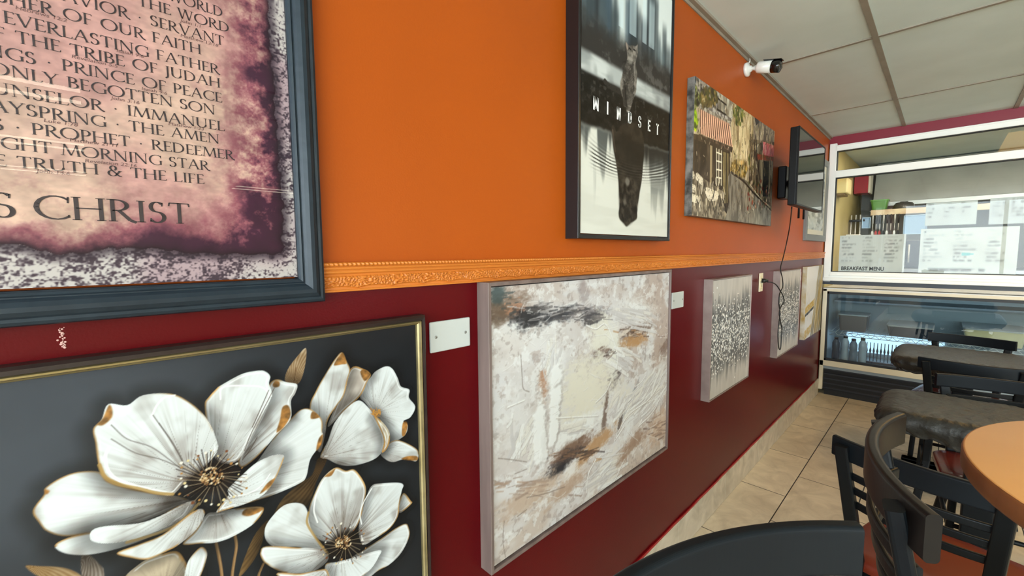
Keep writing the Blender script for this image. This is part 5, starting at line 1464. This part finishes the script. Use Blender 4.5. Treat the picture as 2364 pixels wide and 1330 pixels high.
# row of hanging utensils
M_uh = mat('black_handle', (20, 20, 22), 0.4)
M_ub = mat('bright_utensil_steel', (222, 220, 216), 0.3, metal=0.3)
M_ur = mat('red_utensil_head', (186, 60, 60), 0.4)
names = ['ladle', 'spatula', 'tongs', 'whisk', 'serving_spoon', 'basting_brush', 'skimmer', 'fork']
for k in range(8):
    y = -0.215 - 0.031*k
    t = empty('hanging_utensil', (6.325, y, 1.79), '%s steel utensil with a black handle hanging under the cream ticket rail' % ['first', 'second', 'third', 'fourth', 'fifth', 'sixth', 'seventh', 'eighth'][k], 'utensil', 'utensils under the ticket rail')
    MB().tube([(0, 0, 0.0), (0, 0, -0.012), (0, 0, -0.10)], [0.003, 0.0085, 0.0075], 8).build('handle', M_uh if k % 3 else M_ub, t)
    MB().tube([(0, 0, -0.10), (0, 0, -0.18)], 0.004, 8).build('shaft', M_ub, t)
    b = MB(); b.sweep(lambda j: rrect(*[(0.008, 0.004, 0.0015), (0.022, 0.005, 0.002), (0.020, 0.005, 0.002), (0.010, 0.004, 0.0015)][j]), [(0, 0, -0.175), (0, 0, -0.20), (0, 0, -0.24), (0, 0, -0.255)], up=(1, 0, 0))
    b.build('head', M_ur if k in (1, 2) else (M_ub if k % 2 == 0 else M_uh), t)
M_bluetray = mat('pale_blue_tray', (138, 172, 206), 0.45)
for (x, ya, yb, za, zb, lab) in ((6.28, -0.66, -0.475, 1.56, 1.765, 'large pale blue tray leaning under the ticket rail'), (6.28, -0.20, -0.125, 1.64, 1.765, 'small pale blue tray beside the hanging utensils')):
    t = empty('blue_tray', (x, (ya+yb)/2, za), lab, 'tray')
    MB().box((0, (ya-yb)/2, 0), (0.012, (yb-ya)/2, zb-za), 0.004, 1).build('base', M_bluetray, t)
    fr = MB()
    for (a, b_) in (((ya-yb)/2, (ya-yb)/2+0.008), ((yb-ya)/2-0.008, (yb-ya)/2)): fr.box((-0.012, a, 0), (0.002, b_, zb-za), 0.002, 1)
    fr.box((-0.012, (ya-yb)/2, 0), (0.002, (yb-ya)/2, 0.008), 0.002, 1); fr.box((-0.012, (ya-yb)/2, zb-za-0.008), (0.002, (yb-ya)/2, zb-za), 0.002, 1)
    fr.build('rim', mat('tray_rim', (168, 196, 222), 0.4), t)
# work counter along the glazing and things standing on it
t = empty('prep_counter', (6.35, -2.2, 0), 'stainless prep counter in the kitchen behind the glazing', 'counter')
MB().box((-0.35, -2.1, 1.16), (0.45, 2.15, 1.20), 0.004, 1).build('worktop', M_steel, t)
MB().box((-0.32, -2.08, 0.10), (0.42, 2.12, 1.16)).build('cabinet_body', mat('dark_steel_body', (70, 72, 74), 0.4, metal=0.5), t)
for y in (-1.9, 0, 1.95): MB().tube([(-0.28, y, 0), (-0.28, y, 0.10)], 0.02, 10).build('leg', M_steel, t)
t = empty('paper_cup_stack', (6.08, -0.075, 1.20), 'white paper stack at the left end of the kitchen counter', 'paper stack')
MB().box((-0.05, -0.06, 0), (0.05, 0.05, 0.36), 0.004, 1).build('sheets', mat('white_paper', (226, 228, 222), 0.7, noise=(40, (204, 206, 200), 2, (0.1, 0.1, 1))), t)
MB().box((-0.055, -0.065, 0.355), (0.055, 0.055, 0.37), 0.002, 1).build('top_sheet', mat('bright_paper', (240, 240, 236), 0.7), t)
t = empty('wire_rack', (6.30, -0.06, 1.20), 'chrome wire rack with upright rods on the kitchen counter', 'rack')
for k in range(3):
    MB().tube([(0, -0.05+0.045*k, 0), (0.01, -0.045+0.04*k, 0.60)], 0.006, 8).build('rod', M_ub, t)
MB().box((-0.03, -0.09, 0.52), (0.04, 0.05, 0.545), 0.004, 1).build('shelf', M_uh, t)
MB().box((-0.03, -0.09, 0.10), (0.04, 0.05, 0.115), 0.004, 1).build('shelf', M_uh, t)
t = empty('microwave_oven', (6.36, -0.38, 1.20), 'dark countertop oven under the utensils in the kitchen', 'oven')
MB().box((-0.20, -0.24, 0.01), (0.2, 0.22, 0.30), 0.01, 2).build('body', mat('charcoal_oven_body', (48, 48, 52), 0.35), t)
MB().box((-0.208, -0.14, 0.03), (-0.198, 0.20, 0.28), 0.004, 1).build('door', M_black_gloss, t)
MB().tube([(-0.225, -0.16, 0.06), (-0.225, -0.16, 0.25)], 0.007, 10).build('handle', M_ub, t)

# papers taped inside the glazing
M_pig_paper = pigment_mat('menu_paper', 0.75, 0.2)
class Sheet(Art):
    pass
def paper(name, label, y0, y1, z0, z1, seed, lines, tint=(222, 226, 224), title=None, x=None, rows=True):
    """sheet facing the dining room just inside the glass; u runs to the viewer's right"""
    x = XF+0.006 if x is None else x
    A = Art(np.linspace(0, y0-y1, 90), np.linspace(0, z1-z0, 70), 0)
    u, v = A.X, A.Z; W, Hh = y0-y1, z1-z0
    A.C[:] = np.array(tint, float)
    A.fill(sstep(0.45, 0.8, fbm(u*9, v*9, seed, 3))*0.35, (188, 192, 190))
    rnd = random.Random(seed)
    if rows:
        for i in range(lines):
            vv = Hh*(0.93-0.72*i/lines)
            for c in range(3):
                ua = W*(0.04+0.33*c); ub = ua + W*rnd.uniform(0.07, 0.24)
                m = sstep(ua-0.006, ua+0.004, u)*sstep(ub+0.010, ub-0.004, u)*np.exp(-((v-vv)/0.009)**2)
                A.fill(m*rnd.uniform(0.1, 0.5)*sstep(0.25, 0.6, fbm(u*70, v*30, seed+i, 2)), (70, 74, 78))
    if title is not None:
        m = sstep(W*0.06, W*0.09, u)*sstep(W*title, W*title-0.02, u)*np.exp(-((v-Hh*0.085)/0.012)**2)
        A.fill(m*sstep(0.3, 0.55, fbm(u*42, v*10, seed+3, 2))*0.6, (56, 56, 58))
    t = empty(name, (x, y0, z0), label, 'menu sheet')
    o = A.build('sheet', M_pig_paper, t, (0, 0, 0), 1.0)
    o.rotation_euler = (0, 0, -PI/2)
    b = MB().box((0.0008, y1-y0, 0), (0.002, 0, z1-z0)); b.build('backing', mat('paper_back', (214, 214, 208), 0.8), t)
    return t
t = paper('menu_sheet', 'wide handwritten menu sheet at the left end of the glazing above the refrigerated case', -0.115, -0.566, 1.199, 1.530, 3, 8)
cu = bpy.data.curves.new('heading', 'FONT'); cu.body = 'BREAKFAST MENU'; cu.size = 0.046; cu.offset = 0.0012
o = text_mesh('heading', cu, mat('black_marker', (58, 58, 60), 0.7)); o.parent = t
o.location = (-0.0009, -0.02, 0.014); o.rotation_euler = (PI/2, 0, -PI/2); o.scale = (0.80, 1, 1)
paper('menu_sheet', 'largest menu sheet on the glazing, with a small turquoise mark in its middle', -0.655, -1.19, 1.199, 1.566, 8, 9, (224, 232, 232), 0.72)
cu = mat('turquoise_print', (130, 206, 208), 0.6)
b = MB((XF+0.0045, -0.93, 1.36)); b.box((XF+0.0040, -0.945, 1.345), (XF+0.0048, -0.900, 1.368)); b.box((XF+0.0040, -0.965, 1.352), (XF+0.0048, -0.940, 1.362))
tag(b.build('turquoise_sticker', cu), 'small turquoise sticker in the middle of the largest menu sheet', 'sticker')
paper('menu_sheet', 'pale photo sheet hung above the largest menu, left of the dark gap', -0.676, -0.965, 1.592, 1.776, 12, 4, (214, 224, 226))
paper('menu_sheet', 'typed sheet hung above the largest menu, right of the dark gap', -1.03, -1.33, 1.585, 1.784, 15, 6, (210, 220, 226))
# ---------------------------------------------------------------- refrigerated display case
M_beige = mat('almond_enamel', (226, 216, 190), 0.35, spec=0.5, noise=(4, (214, 204, 178), 3))
M_gasket = mat('black_gasket', (16, 16, 18), 0.5)
M_grille = mat('dark_blue_grille', (24, 28, 38), 0.4)
M_inner = mat('grey_case_liner', (142, 152, 156), 0.35)
M_wire = mat('white_coated_wire', (196, 200, 200), 0.35)
FX = XF-0.005
t = empty('refrigerated_case', (FX, -0.95, 0), 'long almond refrigerated display case with a glass front, below the glazing', 'display case')
L = -0.95      # local y = world y + 0.95
y0, y1 = -1.93, -0.008
ly = lambda y: y-L
MB().box((0.03, ly(y0), 0.28), (0.70, ly(y0)+0.03, 1.03)).box((0.03, ly(y1)-0.03, 0.28), (0.70, ly(y1), 1.03)).box((0.66, ly(y0), 0.05), (0.70, ly(y1), 1.03)).box((0.03, ly(y0), 0.26), (0.70, ly(y1), 0.30)).build('body', M_inner, t)
fr = MB()
fr.box((0.0, ly(y0), 1.008), (0.045, ly(y1), 1.034), 0.004, 2)
fr.box((0.0, ly(y0), 0.292), (0.045, ly(y1), 0.345), 0.004, 2)
fr.box((0.0, ly(y1)-0.034, 0.292), (0.045, ly(y1), 1.034), 0.004, 2); fr.box((0.0, ly(y0), 0.292), (0.045, ly(y0)+0.034, 1.034), 0.004, 2)
fr.box((0.004, ly(y1)-0.030, 0.055), (0.045, ly(y1), 0.292), 0.004, 2); fr.box((0.004, ly(y0), 0.055), (0.045, ly(y0)+0.03, 0.292), 0.004, 2)
fr.build('front_frame', M_beige, t)
MB().box((0.0, ly(y0), 1.030), (0.70, ly(y1), 1.042), 0.003, 1).build('top', mat('white_case_top', (224, 226, 224), 0.25), t)
g = MB()
for a, b_ in ((0.985, 1.010), (0.343, 0.366)): g.box((0.006, ly(y0)+0.03, a), (0.04, ly(y1)-0.03, b_))
for a, b_ in ((ly(y1)-0.048, ly(y1)-0.03), (ly(y0)+0.03, ly(y0)+0.048)): g.box((0.006, a, 0.343), (0.04, b_, 1.010))
g.build('gasket', M_gasket, t)
M_fglass = glass_mat('refrigerator_glass', (214, 226, 228), 1.5, 2.0)
MB().add([(0.022, ly(y0)+0.046, 0.364), (0.022, ly(y1)-0.046, 0.364), (0.022, ly(y1)-0.046, 0.987), (0.022, ly(y0)+0.046, 0.987)], [(0, 1, 2, 3)]).build('glass', M_fglass, t)
gr = MB(); gr.box((0.05, ly(y0)+0.03, 0.05), (0.06, ly(y1)-0.03, 0.29))
gr.build('grille_back', mat('black_recess', (9, 9, 11), 0.7), t)
for k in range(5):
    z = 0.062+0.046*k
    MB().sweep([(0.0, 0.0), (0.030, 0.010), (0.030, 0.034), (0.022, 0.036), (0.0, 0.012)], [(0.045, ly(y0)+0.03, z), (0.045, ly(y1)-0.03, z)]).build('grille_slat', M_grille, t)
MB().box((0.06, ly(y0)+0.04, 0.0), (0.66, ly(y1)-0.04, 0.06)).build('plinth', mat('black_plinth', (14, 14, 16), 0.6), t)
# lamps of the case: a tube under the top and a brighter one low at the back
M_tube1 = mat('lit_case_tube', (230, 244, 255), 0.4, emit=((206, 232, 255), 10.0))
M_tube2 = mat('lit_case_panel', (230, 244, 255), 0.4, emit=((190, 226, 255), 1.6))
MB().tube([(0.062, ly(y0)+0.10, 0.995), (0.062, ly(y1)-0.10, 0.995)], 0.011, 10).build('light_tube', M_tube1, t)
MB().box((0.645, ly(-0.85), 0.35), (0.655, ly(y1)-0.12, 0.54)).build('light_panel', M_tube2, t)
MB().box((0.30, ly(y0)+0.05, 0.885), (0.65, ly(y1)-0.05, 0.90)).build('air_duct', mat('grey_duct', (96, 104, 110), 0.4), t)
# wire shelf with a zigzag truss edge
sh = MB()
for z in (0.582, 0.612): sh.tube([(0.11, ly(y0)+0.05, z), (0.11, ly(y1)-0.05, z)], 0.003, 6)
n = 60; ya, yb = ly(y1)-0.06, ly(y0)+0.06
zz = [(0.11, ya+(yb-ya)*i/n, 0.612 if i % 2 else 0.582) for i in range(n+1)]
for i in range(n): sh.tube([zz[i], zz[i+1]], 0.0022, 5)
for i in range(46): sh.tube([(0.11, ya+(yb-ya)*i/45, 0.612), (0.63, ya+(yb-ya)*i/45, 0.612)], 0.002, 5)
sh.build('wire_shelf', M_wire, t)
# goods inside
M_tray = mat('grey_steel_pan', (120, 126, 128), 0.3, metal=0.6)
M_clear_tub = mat('smoked_tub_plastic', (104, 96, 92), 0.25)
def food_tub(x, y, z, w, d, h, m, lab):
    q = empty('food_tub', (x, y, z), lab, 'food tub')
    MB().sweep(lambda k: rrect(*[(w*0.9, d*0.9, 0.02), (w, d, 0.022)][k]), [(0, 0, 0), (0, 0, h)], up=(0, 1, 0)).build('tub_body', m, q)
    MB().sweep(rrect(w+0.012, d+0.012, 0.026), [(0, 0, h), (0, 0, h+0.012)], up=(0, 1, 0)).build('lid', mat('tub_lid_'+str(len(bpy.data.materials)), (150, 152, 150), 0.3), q)
food_tub(5.30, -0.215, 0.6145, 0.24, 0.22, 0.15, M_clear_tub, 'brown tub at the left end of the wire shelf inside the display case')
food_tub(5.32, -0.62, 0.6145, 0.40, 0.30, 0.09, mat('dark_blue_tub', (44, 52, 66), 0.3), 'wide dark tub on the wire shelf, next to the brown tub')
food_tub(5.32, -1.12, 0.6145, 0.40, 0.34, 0.12, mat('cream_reflection_tub', (216, 204, 158), 0.4), 'cream tub standing in for a ceiling light reflection, right of the dark tub')  # cream colour imitates a ceiling light reflected in the case glass
food_tub(5.32, -1.56, 0.6145, 0.34, 0.30, 0.10, mat('slate_tub', (70, 84, 96), 0.3), 'slate grey tub at the far right of the wire shelf')
for k, (y, h, c) in enumerate(((-0.10, 0.24, (54, 64, 78)), (-0.168, 0.255, (196, 206, 214)), (-0.234, 0.24, (110, 130, 150)), (-0.300, 0.25, (176, 192, 204)))):
    q = empty('drink_bottle', (5.18+0.03*(k % 2), y, 0.3005), ['dark bottle nearest the wall in the bottom of the display case', 'pale bottle second from the wall in the display case', 'blue grey bottle third from the wall in the display case', 'pale blue bottle beside the rod basket in the display case'][k], 'bottle')
    mm = mat('bottle_plastic_%d' % k, c, 0.2)
    MB().lathe([(0.029, 0), (0.032, 0.006), (0.031, h*0.45), (0.029, h*0.5), (0.032, h*0.56), (0.031, h*0.78), (0.022, h*0.87), (0.016, h*0.93)], (0, 0, 0), 18).build('bottle_body', mm, q)
    MB().lathe([(0.018, h*0.93), (0.018, h), (0.016, h+0.003)], (0, 0, 0), 14).build('cap', M_gasket, q)
q = empty('rod_basket', (5.28, -0.43, 0.3005), 'dark basket of upright rods lit from behind in the bottom of the display case', 'basket')
M_rod = mat('dark_blue_rod', (26, 34, 60), 0.4)
MB().box((-0.03, -0.12, 0.0), (0.03, 0.12, 0.03), 0.003, 1).build('base', M_rod, q)
for k in range(9):
    y = 0.105-0.026*k
    MB().tube([(0, y, 0.028), (0, y, 0.10), (0, y, 0.13), (0, y, 0.16), (0, y, 0.21)], [0.003, 0.0035, 0.009, 0.0035, 0.003], 8).build('rod', M_rod, q)

# ---------------------------------------------------------------- tables
M_tabletop = mat('honey_laminate', (232, 168, 98), 0.42, spec=0.4, noise=(3.2, (226, 160, 91), 5, (1, 0.3, 1)), bump=(500, 0.05, 0.001))
M_tabledge = mat('honey_laminate_edge', (128, 76, 38), 0.5, noise=(30, (114, 66, 32), 4, (1, 1, 0.2)))
M_blackmetal = mat('black_powder_coat', (13, 16, 18), 0.42, spec=0.18, bump=(220, 0.10, 0.001))
TCX, TCY, TZ = 1.09, -1.225, 1.045
t = empty('high_table', (TCX, TCY, 0), 'round honey coloured high table with a black pedestal, nearest the camera', 'table')
r = 0.385
MB().lathe([(0.0, TZ-0.003), (r-0.004, TZ-0.003), (r-0.002, TZ-0.001), (r-0.005, TZ), (0.0, TZ)], (0, 0, 0), 96).build('tabletop', M_tabletop, t)
MB().lathe([(r-0.012, TZ-0.038), (r-0.003, TZ-0.036), (r, TZ-0.030), (r, TZ-0.006), (r-0.002, TZ-0.0015), (r-0.012, TZ-0.0015)], (0, 0, 0), 96).build('edge_band', M_tabledge, t)
MB().lathe([(0.0, TZ-0.040), (r-0.02, TZ-0.040), (r-0.02, TZ-0.004), (0.0, TZ-0.004)], (0, 0, 0), 48).build('core_board', mat('particle_board', (128, 98, 66), 0.8), t)
MB().lathe([(0.0, 0.04), (0.045, 0.04), (0.038, 0.07), (0.038, TZ-0.07), (0.10, TZ-0.055), (0.10, TZ-0.041), (0.0, TZ-0.041)], (0, 0, 0), 28).build('column', M_blackmetal, t)
MB().lathe([(0.0, 0.0), (0.10, 0.0), (0.102, 0.012), (0.06, 0.05), (0.0, 0.05)], (0, 0, 0), 40).build('base', M_blackmetal, t)

M_wrap = mat('wrinkled_black_plastic', (48, 46, 42), 0.45, spec=0.35, noise=(30, (38, 37, 34), 5, (1, 0.35, 1)), bump=(55, 0.7, 0.006))
def square_table(x0, x1, y0, y1, top, lab, lab2, seed):
    cx, cy = (x0+x1)/2, (y0+y1)/2
    t = empty('square_table', (cx, cy, 0), lab, 'table')
    hx, hy = (x1-x0)/2-0.02, (y1-y0)/2-0.02
    MB().box((-hx, -hy, top-0.045), (hx, hy, top-0.012), 0.006, 2).build('tabletop', M_tabledge, t)
    MB().box((-0.028, -0.045, 0.04), (0.028, 0.045, top-0.06), 0.006, 2).box((-0.16, -0.16, top-0.06), (0.16, 0.16, top-0.046)).build('column', M_blackmetal, t)
    b = MB()
    for s in (-1, 1):
        b.box((-0.2, s*0.0-0.03, 0), (0.2, 0.03, 0.035), 0.006, 2); b.box((-0.03, -0.25, 0), (0.03, 0.25, 0.035), 0.006, 2)
    b.build('base', M_blackmetal, t)
    # plastic sheet gathered under the top
    nu, nv = 96, 40
    vs, fs = [], []
    ring = []
    W, D, rad = hx+0.022, hy+0.022, 0.085
    per = []
    for k in range(nu*4):
        a = 2*PI*k/(nu*4)
        ca, sa = math.cos(a), math.sin(a)
        p = 7.0
        s = (abs(ca)**p+abs(sa)**p)**(-1/p)
        per.append((ca*s*W, sa*s*D))
    per = np.array(per)
    N = len(per)
    tt = np.concatenate([np.linspace(0.0, 1.0, 26)[1:], 1+np.linspace(0.04, 1, 14)])
    a_ = np.arange(N)*2*PI/N
    rows = [np.full((1, 3), [0, 0, top])]
    for j, q in enumerate(tt):
        if q <= 1.0:
            k = 0.985*q
            P = per*k
            edge = max(0, (q-0.90)/0.10)
            z = np.full(N, top) - 0.006*edge**2
            wr = (fbm(P[:, 0]*9+seed, P[:, 1]*34+seed*2, seed, 4)-0.5)*0.009*(0.4+0.6*q) + (fbm(P[:, 0]*40+P[:, 1]*22, P[:, 1]*60-P[:, 0]*30, seed+4, 3)-0.5)*0.006
            z = z + np.maximum(wr, -0.006)
        else:
            d = q-1
            bul = 0.028*math.sin(min(1, d*1.15)*PI)
            k = 1 + (bul/0.3)*1.0
            fold = np.sin(a_*61+3*np.sin(a_*7+seed))*0.006*d + (fbm(np.cos(a_)*9+seed, np.sin(a_)*9+d*3, seed+8, 3)-0.5)*0.03*d
            P = per*(k + fold[:, None]/0.3)*(1-0.03*d)
            z = top-0.006-0.095*d + (fbm(np.cos(a_)*6+seed, np.sin(a_)*6, seed+9, 3)-0.5)*0.05*d
        rows.append(np.stack([P[:, 0], P[:, 1], z], -1))
    vs = [tuple(v) for v in rows[0]]
    for R_ in rows[1:]: vs += [tuple(v) for v in R_]
    for i in range(N): fs.append((0, 1+i, 1+(i+1) % N))
    for j in range(len(rows)-2):
        o_ = 1+j*N
        for i in range(N):
            i2 = (i+1) % N
            fs.append((o_+i, o_+N+i, o_+N+i2, o_+i2))
    c = MB((0, 0, 0)); c.add(vs, fs, True)
    c.o = (0, 0, 0)
    ob = c.build('table_cover', M_wrap)
    ob.location = (cx, cy, 0)
    tag(ob, lab2, 'table cover')
    sol = ob.modifiers.new('thickness', 'SOLIDIFY'); sol.thickness = 0.0012; sol.offset = 1
    return t
square_table(2.25, 2.66, -1.24, -0.655, 0.752, 'square table wrapped in black plastic, next beyond the honey high table', 'wrinkled black plastic cover over the square table next to the honey table', 3)
square_table(3.48, 4.00, -1.22, -0.625, 0.752, 'square table wrapped in black plastic, close to the refrigerated case', 'wrinkled black plastic cover over the square table by the refrigerated case', 11)

# ---------------------------------------------------------------- chairs and stools
M_slab = mat('black_lacquered_back_rail', (17, 22, 26), 0.42, spec=0.16, noise=(6, (14, 18, 22), 3))
M_slab_brown = mat('brown_black_back_rail', (20, 16, 14), 0.36, spec=0.18, noise=(6, (15, 12, 11), 3))
M_seat_red = mat('rust_vinyl_seat', (122, 42, 18), 0.42, spec=0.45, noise=(5, (108, 34, 16), 3))
M_seat_burg = mat('burgundy_vinyl_seat', (92, 30, 26), 0.22, spec=0.6, noise=(4, (112, 44, 36), 3))
def back_arc(w, sag, n=14):
    R = (w*w/4+sag*sag)/(2*sag); a = math.asin(w/2/R)
    return [(R*math.sin(-a+2*a*i/n), -(R*math.cos(-a+2*a*i/n)-R)) for i in range(n+1)]   # (x, depth 0 at centre, + toward the seat)
def make_chair(name, label, cat, group, seat_h, back_h, slab, seatm, w=0.40, sag=0.045, slab_h=0.062, nslat=3, footrest=False, uprt=0.036, sd=0.40):
    """faces local +y, back at local y = 0 (centre of the back rail, at rail height), origin on the floor"""
    t = empty(name, (0, 0, 0), label, cat, group)
    rake = 0.06                                    # the back leans: lower points sit further forward
    yb = lambda z: rake*(back_h-z)/(back_h-seat_h)
    arc_ = back_arc(w, sag)
    zc = back_h - slab_h/2
    prof = rrect(0.018, slab_h, 0.006, 6)
    MB().sweep(prof, [(x, d+yb(zc), zc) for x, d in back_arc(w, sag, 56)]).build('back_rail', slab, t)
    uw = w/2-0.03
    du = [d for x, d in back_arc(w, sag, 40) if abs(x-uw) < 0.006]
    ud = du[0] if du else sag*0.8
    for s in (-1, 1):
        path = [(s*uw, ud+yb(back_h-0.012)-0.017, back_h-0.016), (s*uw*0.80, ud+yb(seat_h)-0.017, seat_h), (s*uw*0.84, ud+yb(seat_h)-0.05, seat_h*0.5), (s*uw*1.0, ud+yb(seat_h)-0.10, 0.0)]
        q = []
        for i in range(len(path)-1):
            for j in range(5): q.append(tuple(path[i][k]+(path[i+1][k]-path[i][k])*j/5 for k in range(3)))
        q.append(path[-1])
        MB().sweep(rrect(0.022, uprt, 0.006, 3), q, up=(1, 0, 0)).build('back_leg', M_blackmetal, t)
    # curved ladder slats
    gap = (back_h-slab_h-seat_h)
    for k in range(nslat):
        z = back_h - slab_h - 0.044 - 0.045*k
        a2 = back_arc(2*uw*(1-0.20*(back_h-z)/(back_h-seat_h)), sag*0.86, 30)
        MB().sweep(rrect(0.010, 0.022, 0.004, 3), [(x, d+yb(z)-0.012, z) for x, d in a2]).build('slat', M_blackmetal, t)
    y0 = ud+yb(seat_h)
    sw = w*1.02
    st = MB()
    def sp(k):
        e = [(sw-0.03, sd-0.03, 0.05), (sw, sd, 0.06), (sw, sd, 0.06), (sw-0.02, sd-0.02, 0.055), (sw-0.09, sd-0.09, 0.05)][k]
        return rrect(e[0], e[1], e[2], 5)
    st.sweep(sp, [(0, y0+sd/2-0.01, seat_h-0.045), (0, y0+sd/2-0.01, seat_h-0.036), (0, y0+sd/2-0.01, seat_h-0.012), (0, y0+sd/2-0.01, seat_h-0.003), (0, y0+sd/2-0.01, seat_h)], up=(0, 1, 0), smooth=True)
    st.build('seat', seatm, t)
    MB().box((-sw/2+0.03, y0+0.0, seat_h-0.066), (sw/2-0.03, y0+sd-0.05, seat_h-0.045), 0.004, 1).build('seat_frame', M_blackmetal, t)
    for s in (-1, 1):
        MB().sweep(rrect(0.026, 0.026, 0.007, 3), [(s*(sw/2-0.045), y0+sd-0.075, seat_h-0.05), (s*(sw/2-0.03), y0+sd-0.05, 0.0)], up=(1, 0, 0)).build('front_leg', M_blackmetal, t)
    zs = 0.30 if footrest else 0.20
    lerp = lambda a, b, k: tuple(a[i]+(b[i]-a[i])*k for i in range(3))
    fk = 1-zs/(seat_h-0.05)
    for s in (-1, 1):
        f = (s*(sw/2-0.0375), y0+sd-0.06, zs)
        bq = (s*uw*0.90, ud+yb(seat_h)-0.017-0.05*(1 if not footrest else 1.1), zs)
        MB().tube([f, bq], 0.009, 8).build('stretcher', M_blackmetal, t)
    MB().tube([(-(sw/2-0.0375), y0+sd-0.06, zs+0.02), (sw/2-0.0375, y0+sd-0.06, zs+0.02)], 0.010, 8).build('stretcher', M_blackmetal, t)
    return t
def place(t, p_left, p_right, sag=0.045):
    """put the chair so that the tips of its back rail are at two floor-plan points, viewer seated: left and right hand"""
    a, b = Vector((*p_left, 0)), Vector((*p_right, 0))
    d = (b-a).normalized()
    t.rotation_euler = (0, 0, math.atan2(d.y, d.x))
    f = Vector((-d.y, d.x, 0))
    t.location = (a+b)/2 - f*sag
BAR_H, BACK_H = 0.76, 1.078
s1 = make_chair('bar_stool', 'brown-black ladder-back bar stool pushed under the honey high table', 'bar stool', 'ladder-back bar stools at the high table', BAR_H, BACK_H, M_slab_brown, M_seat_red, w=0.41, sag=0.050, footrest=True, uprt=0.030, sd=0.34)
place(s1, (1.105, -0.752), (0.700, -0.803), 0.050)
s2 = make_chair('bar_stool', 'black bar stool whose broad curved back rail fills the bottom edge of the view', 'bar stool', 'ladder-back bar stools at the high table', BAR_H, BACK_H, M_slab, M_seat_red, w=0.41, sag=0.050, footrest=True, uprt=0.030, sd=0.34)
place(s2, (0.606, -0.737), (0.252, -0.590), 0.050)
c1 = make_chair('dining_chair', 'black ladder-back chair with a rust seat, between the bar stool and the nearer covered table', 'chair', 'black ladder-back dining chairs', 0.45, 0.826, M_slab, M_seat_red, w=0.395, sag=0.035)
place(c1, (1.600, -0.590), (1.500, -0.975), 0.035)
c2 = make_chair('dining_chair', 'black chair with a shiny burgundy seat, between the two covered tables', 'chair', 'black ladder-back dining chairs', 0.45, 0.802, M_slab, M_seat_burg, w=0.41, sag=0.035, sd=0.34)
place(c2, (2.915, -1.21), (2.865, -0.805), 0.035)
c3 = make_chair('dining_chair', 'black chair behind the farther covered table, before the refrigerated case', 'chair', 'black ladder-back dining chairs', 0.45, 0.810, M_slab, M_seat_burg, w=0.41, sag=0.030, sd=0.34)
place(c3, (4.13, -1.155), (4.21, -0.752), 0.030)
c4 = make_chair('dining_chair', 'black chair facing the refrigerated case, tucked under the near side of the farther covered table', 'chair', 'black ladder-back dining chairs', 0.45, 0.806, M_slab, M_seat_burg, w=0.41, sag=0.040, sd=0.34)
place(c4, (3.225, -0.735), (3.225, -1.140), 0.040)
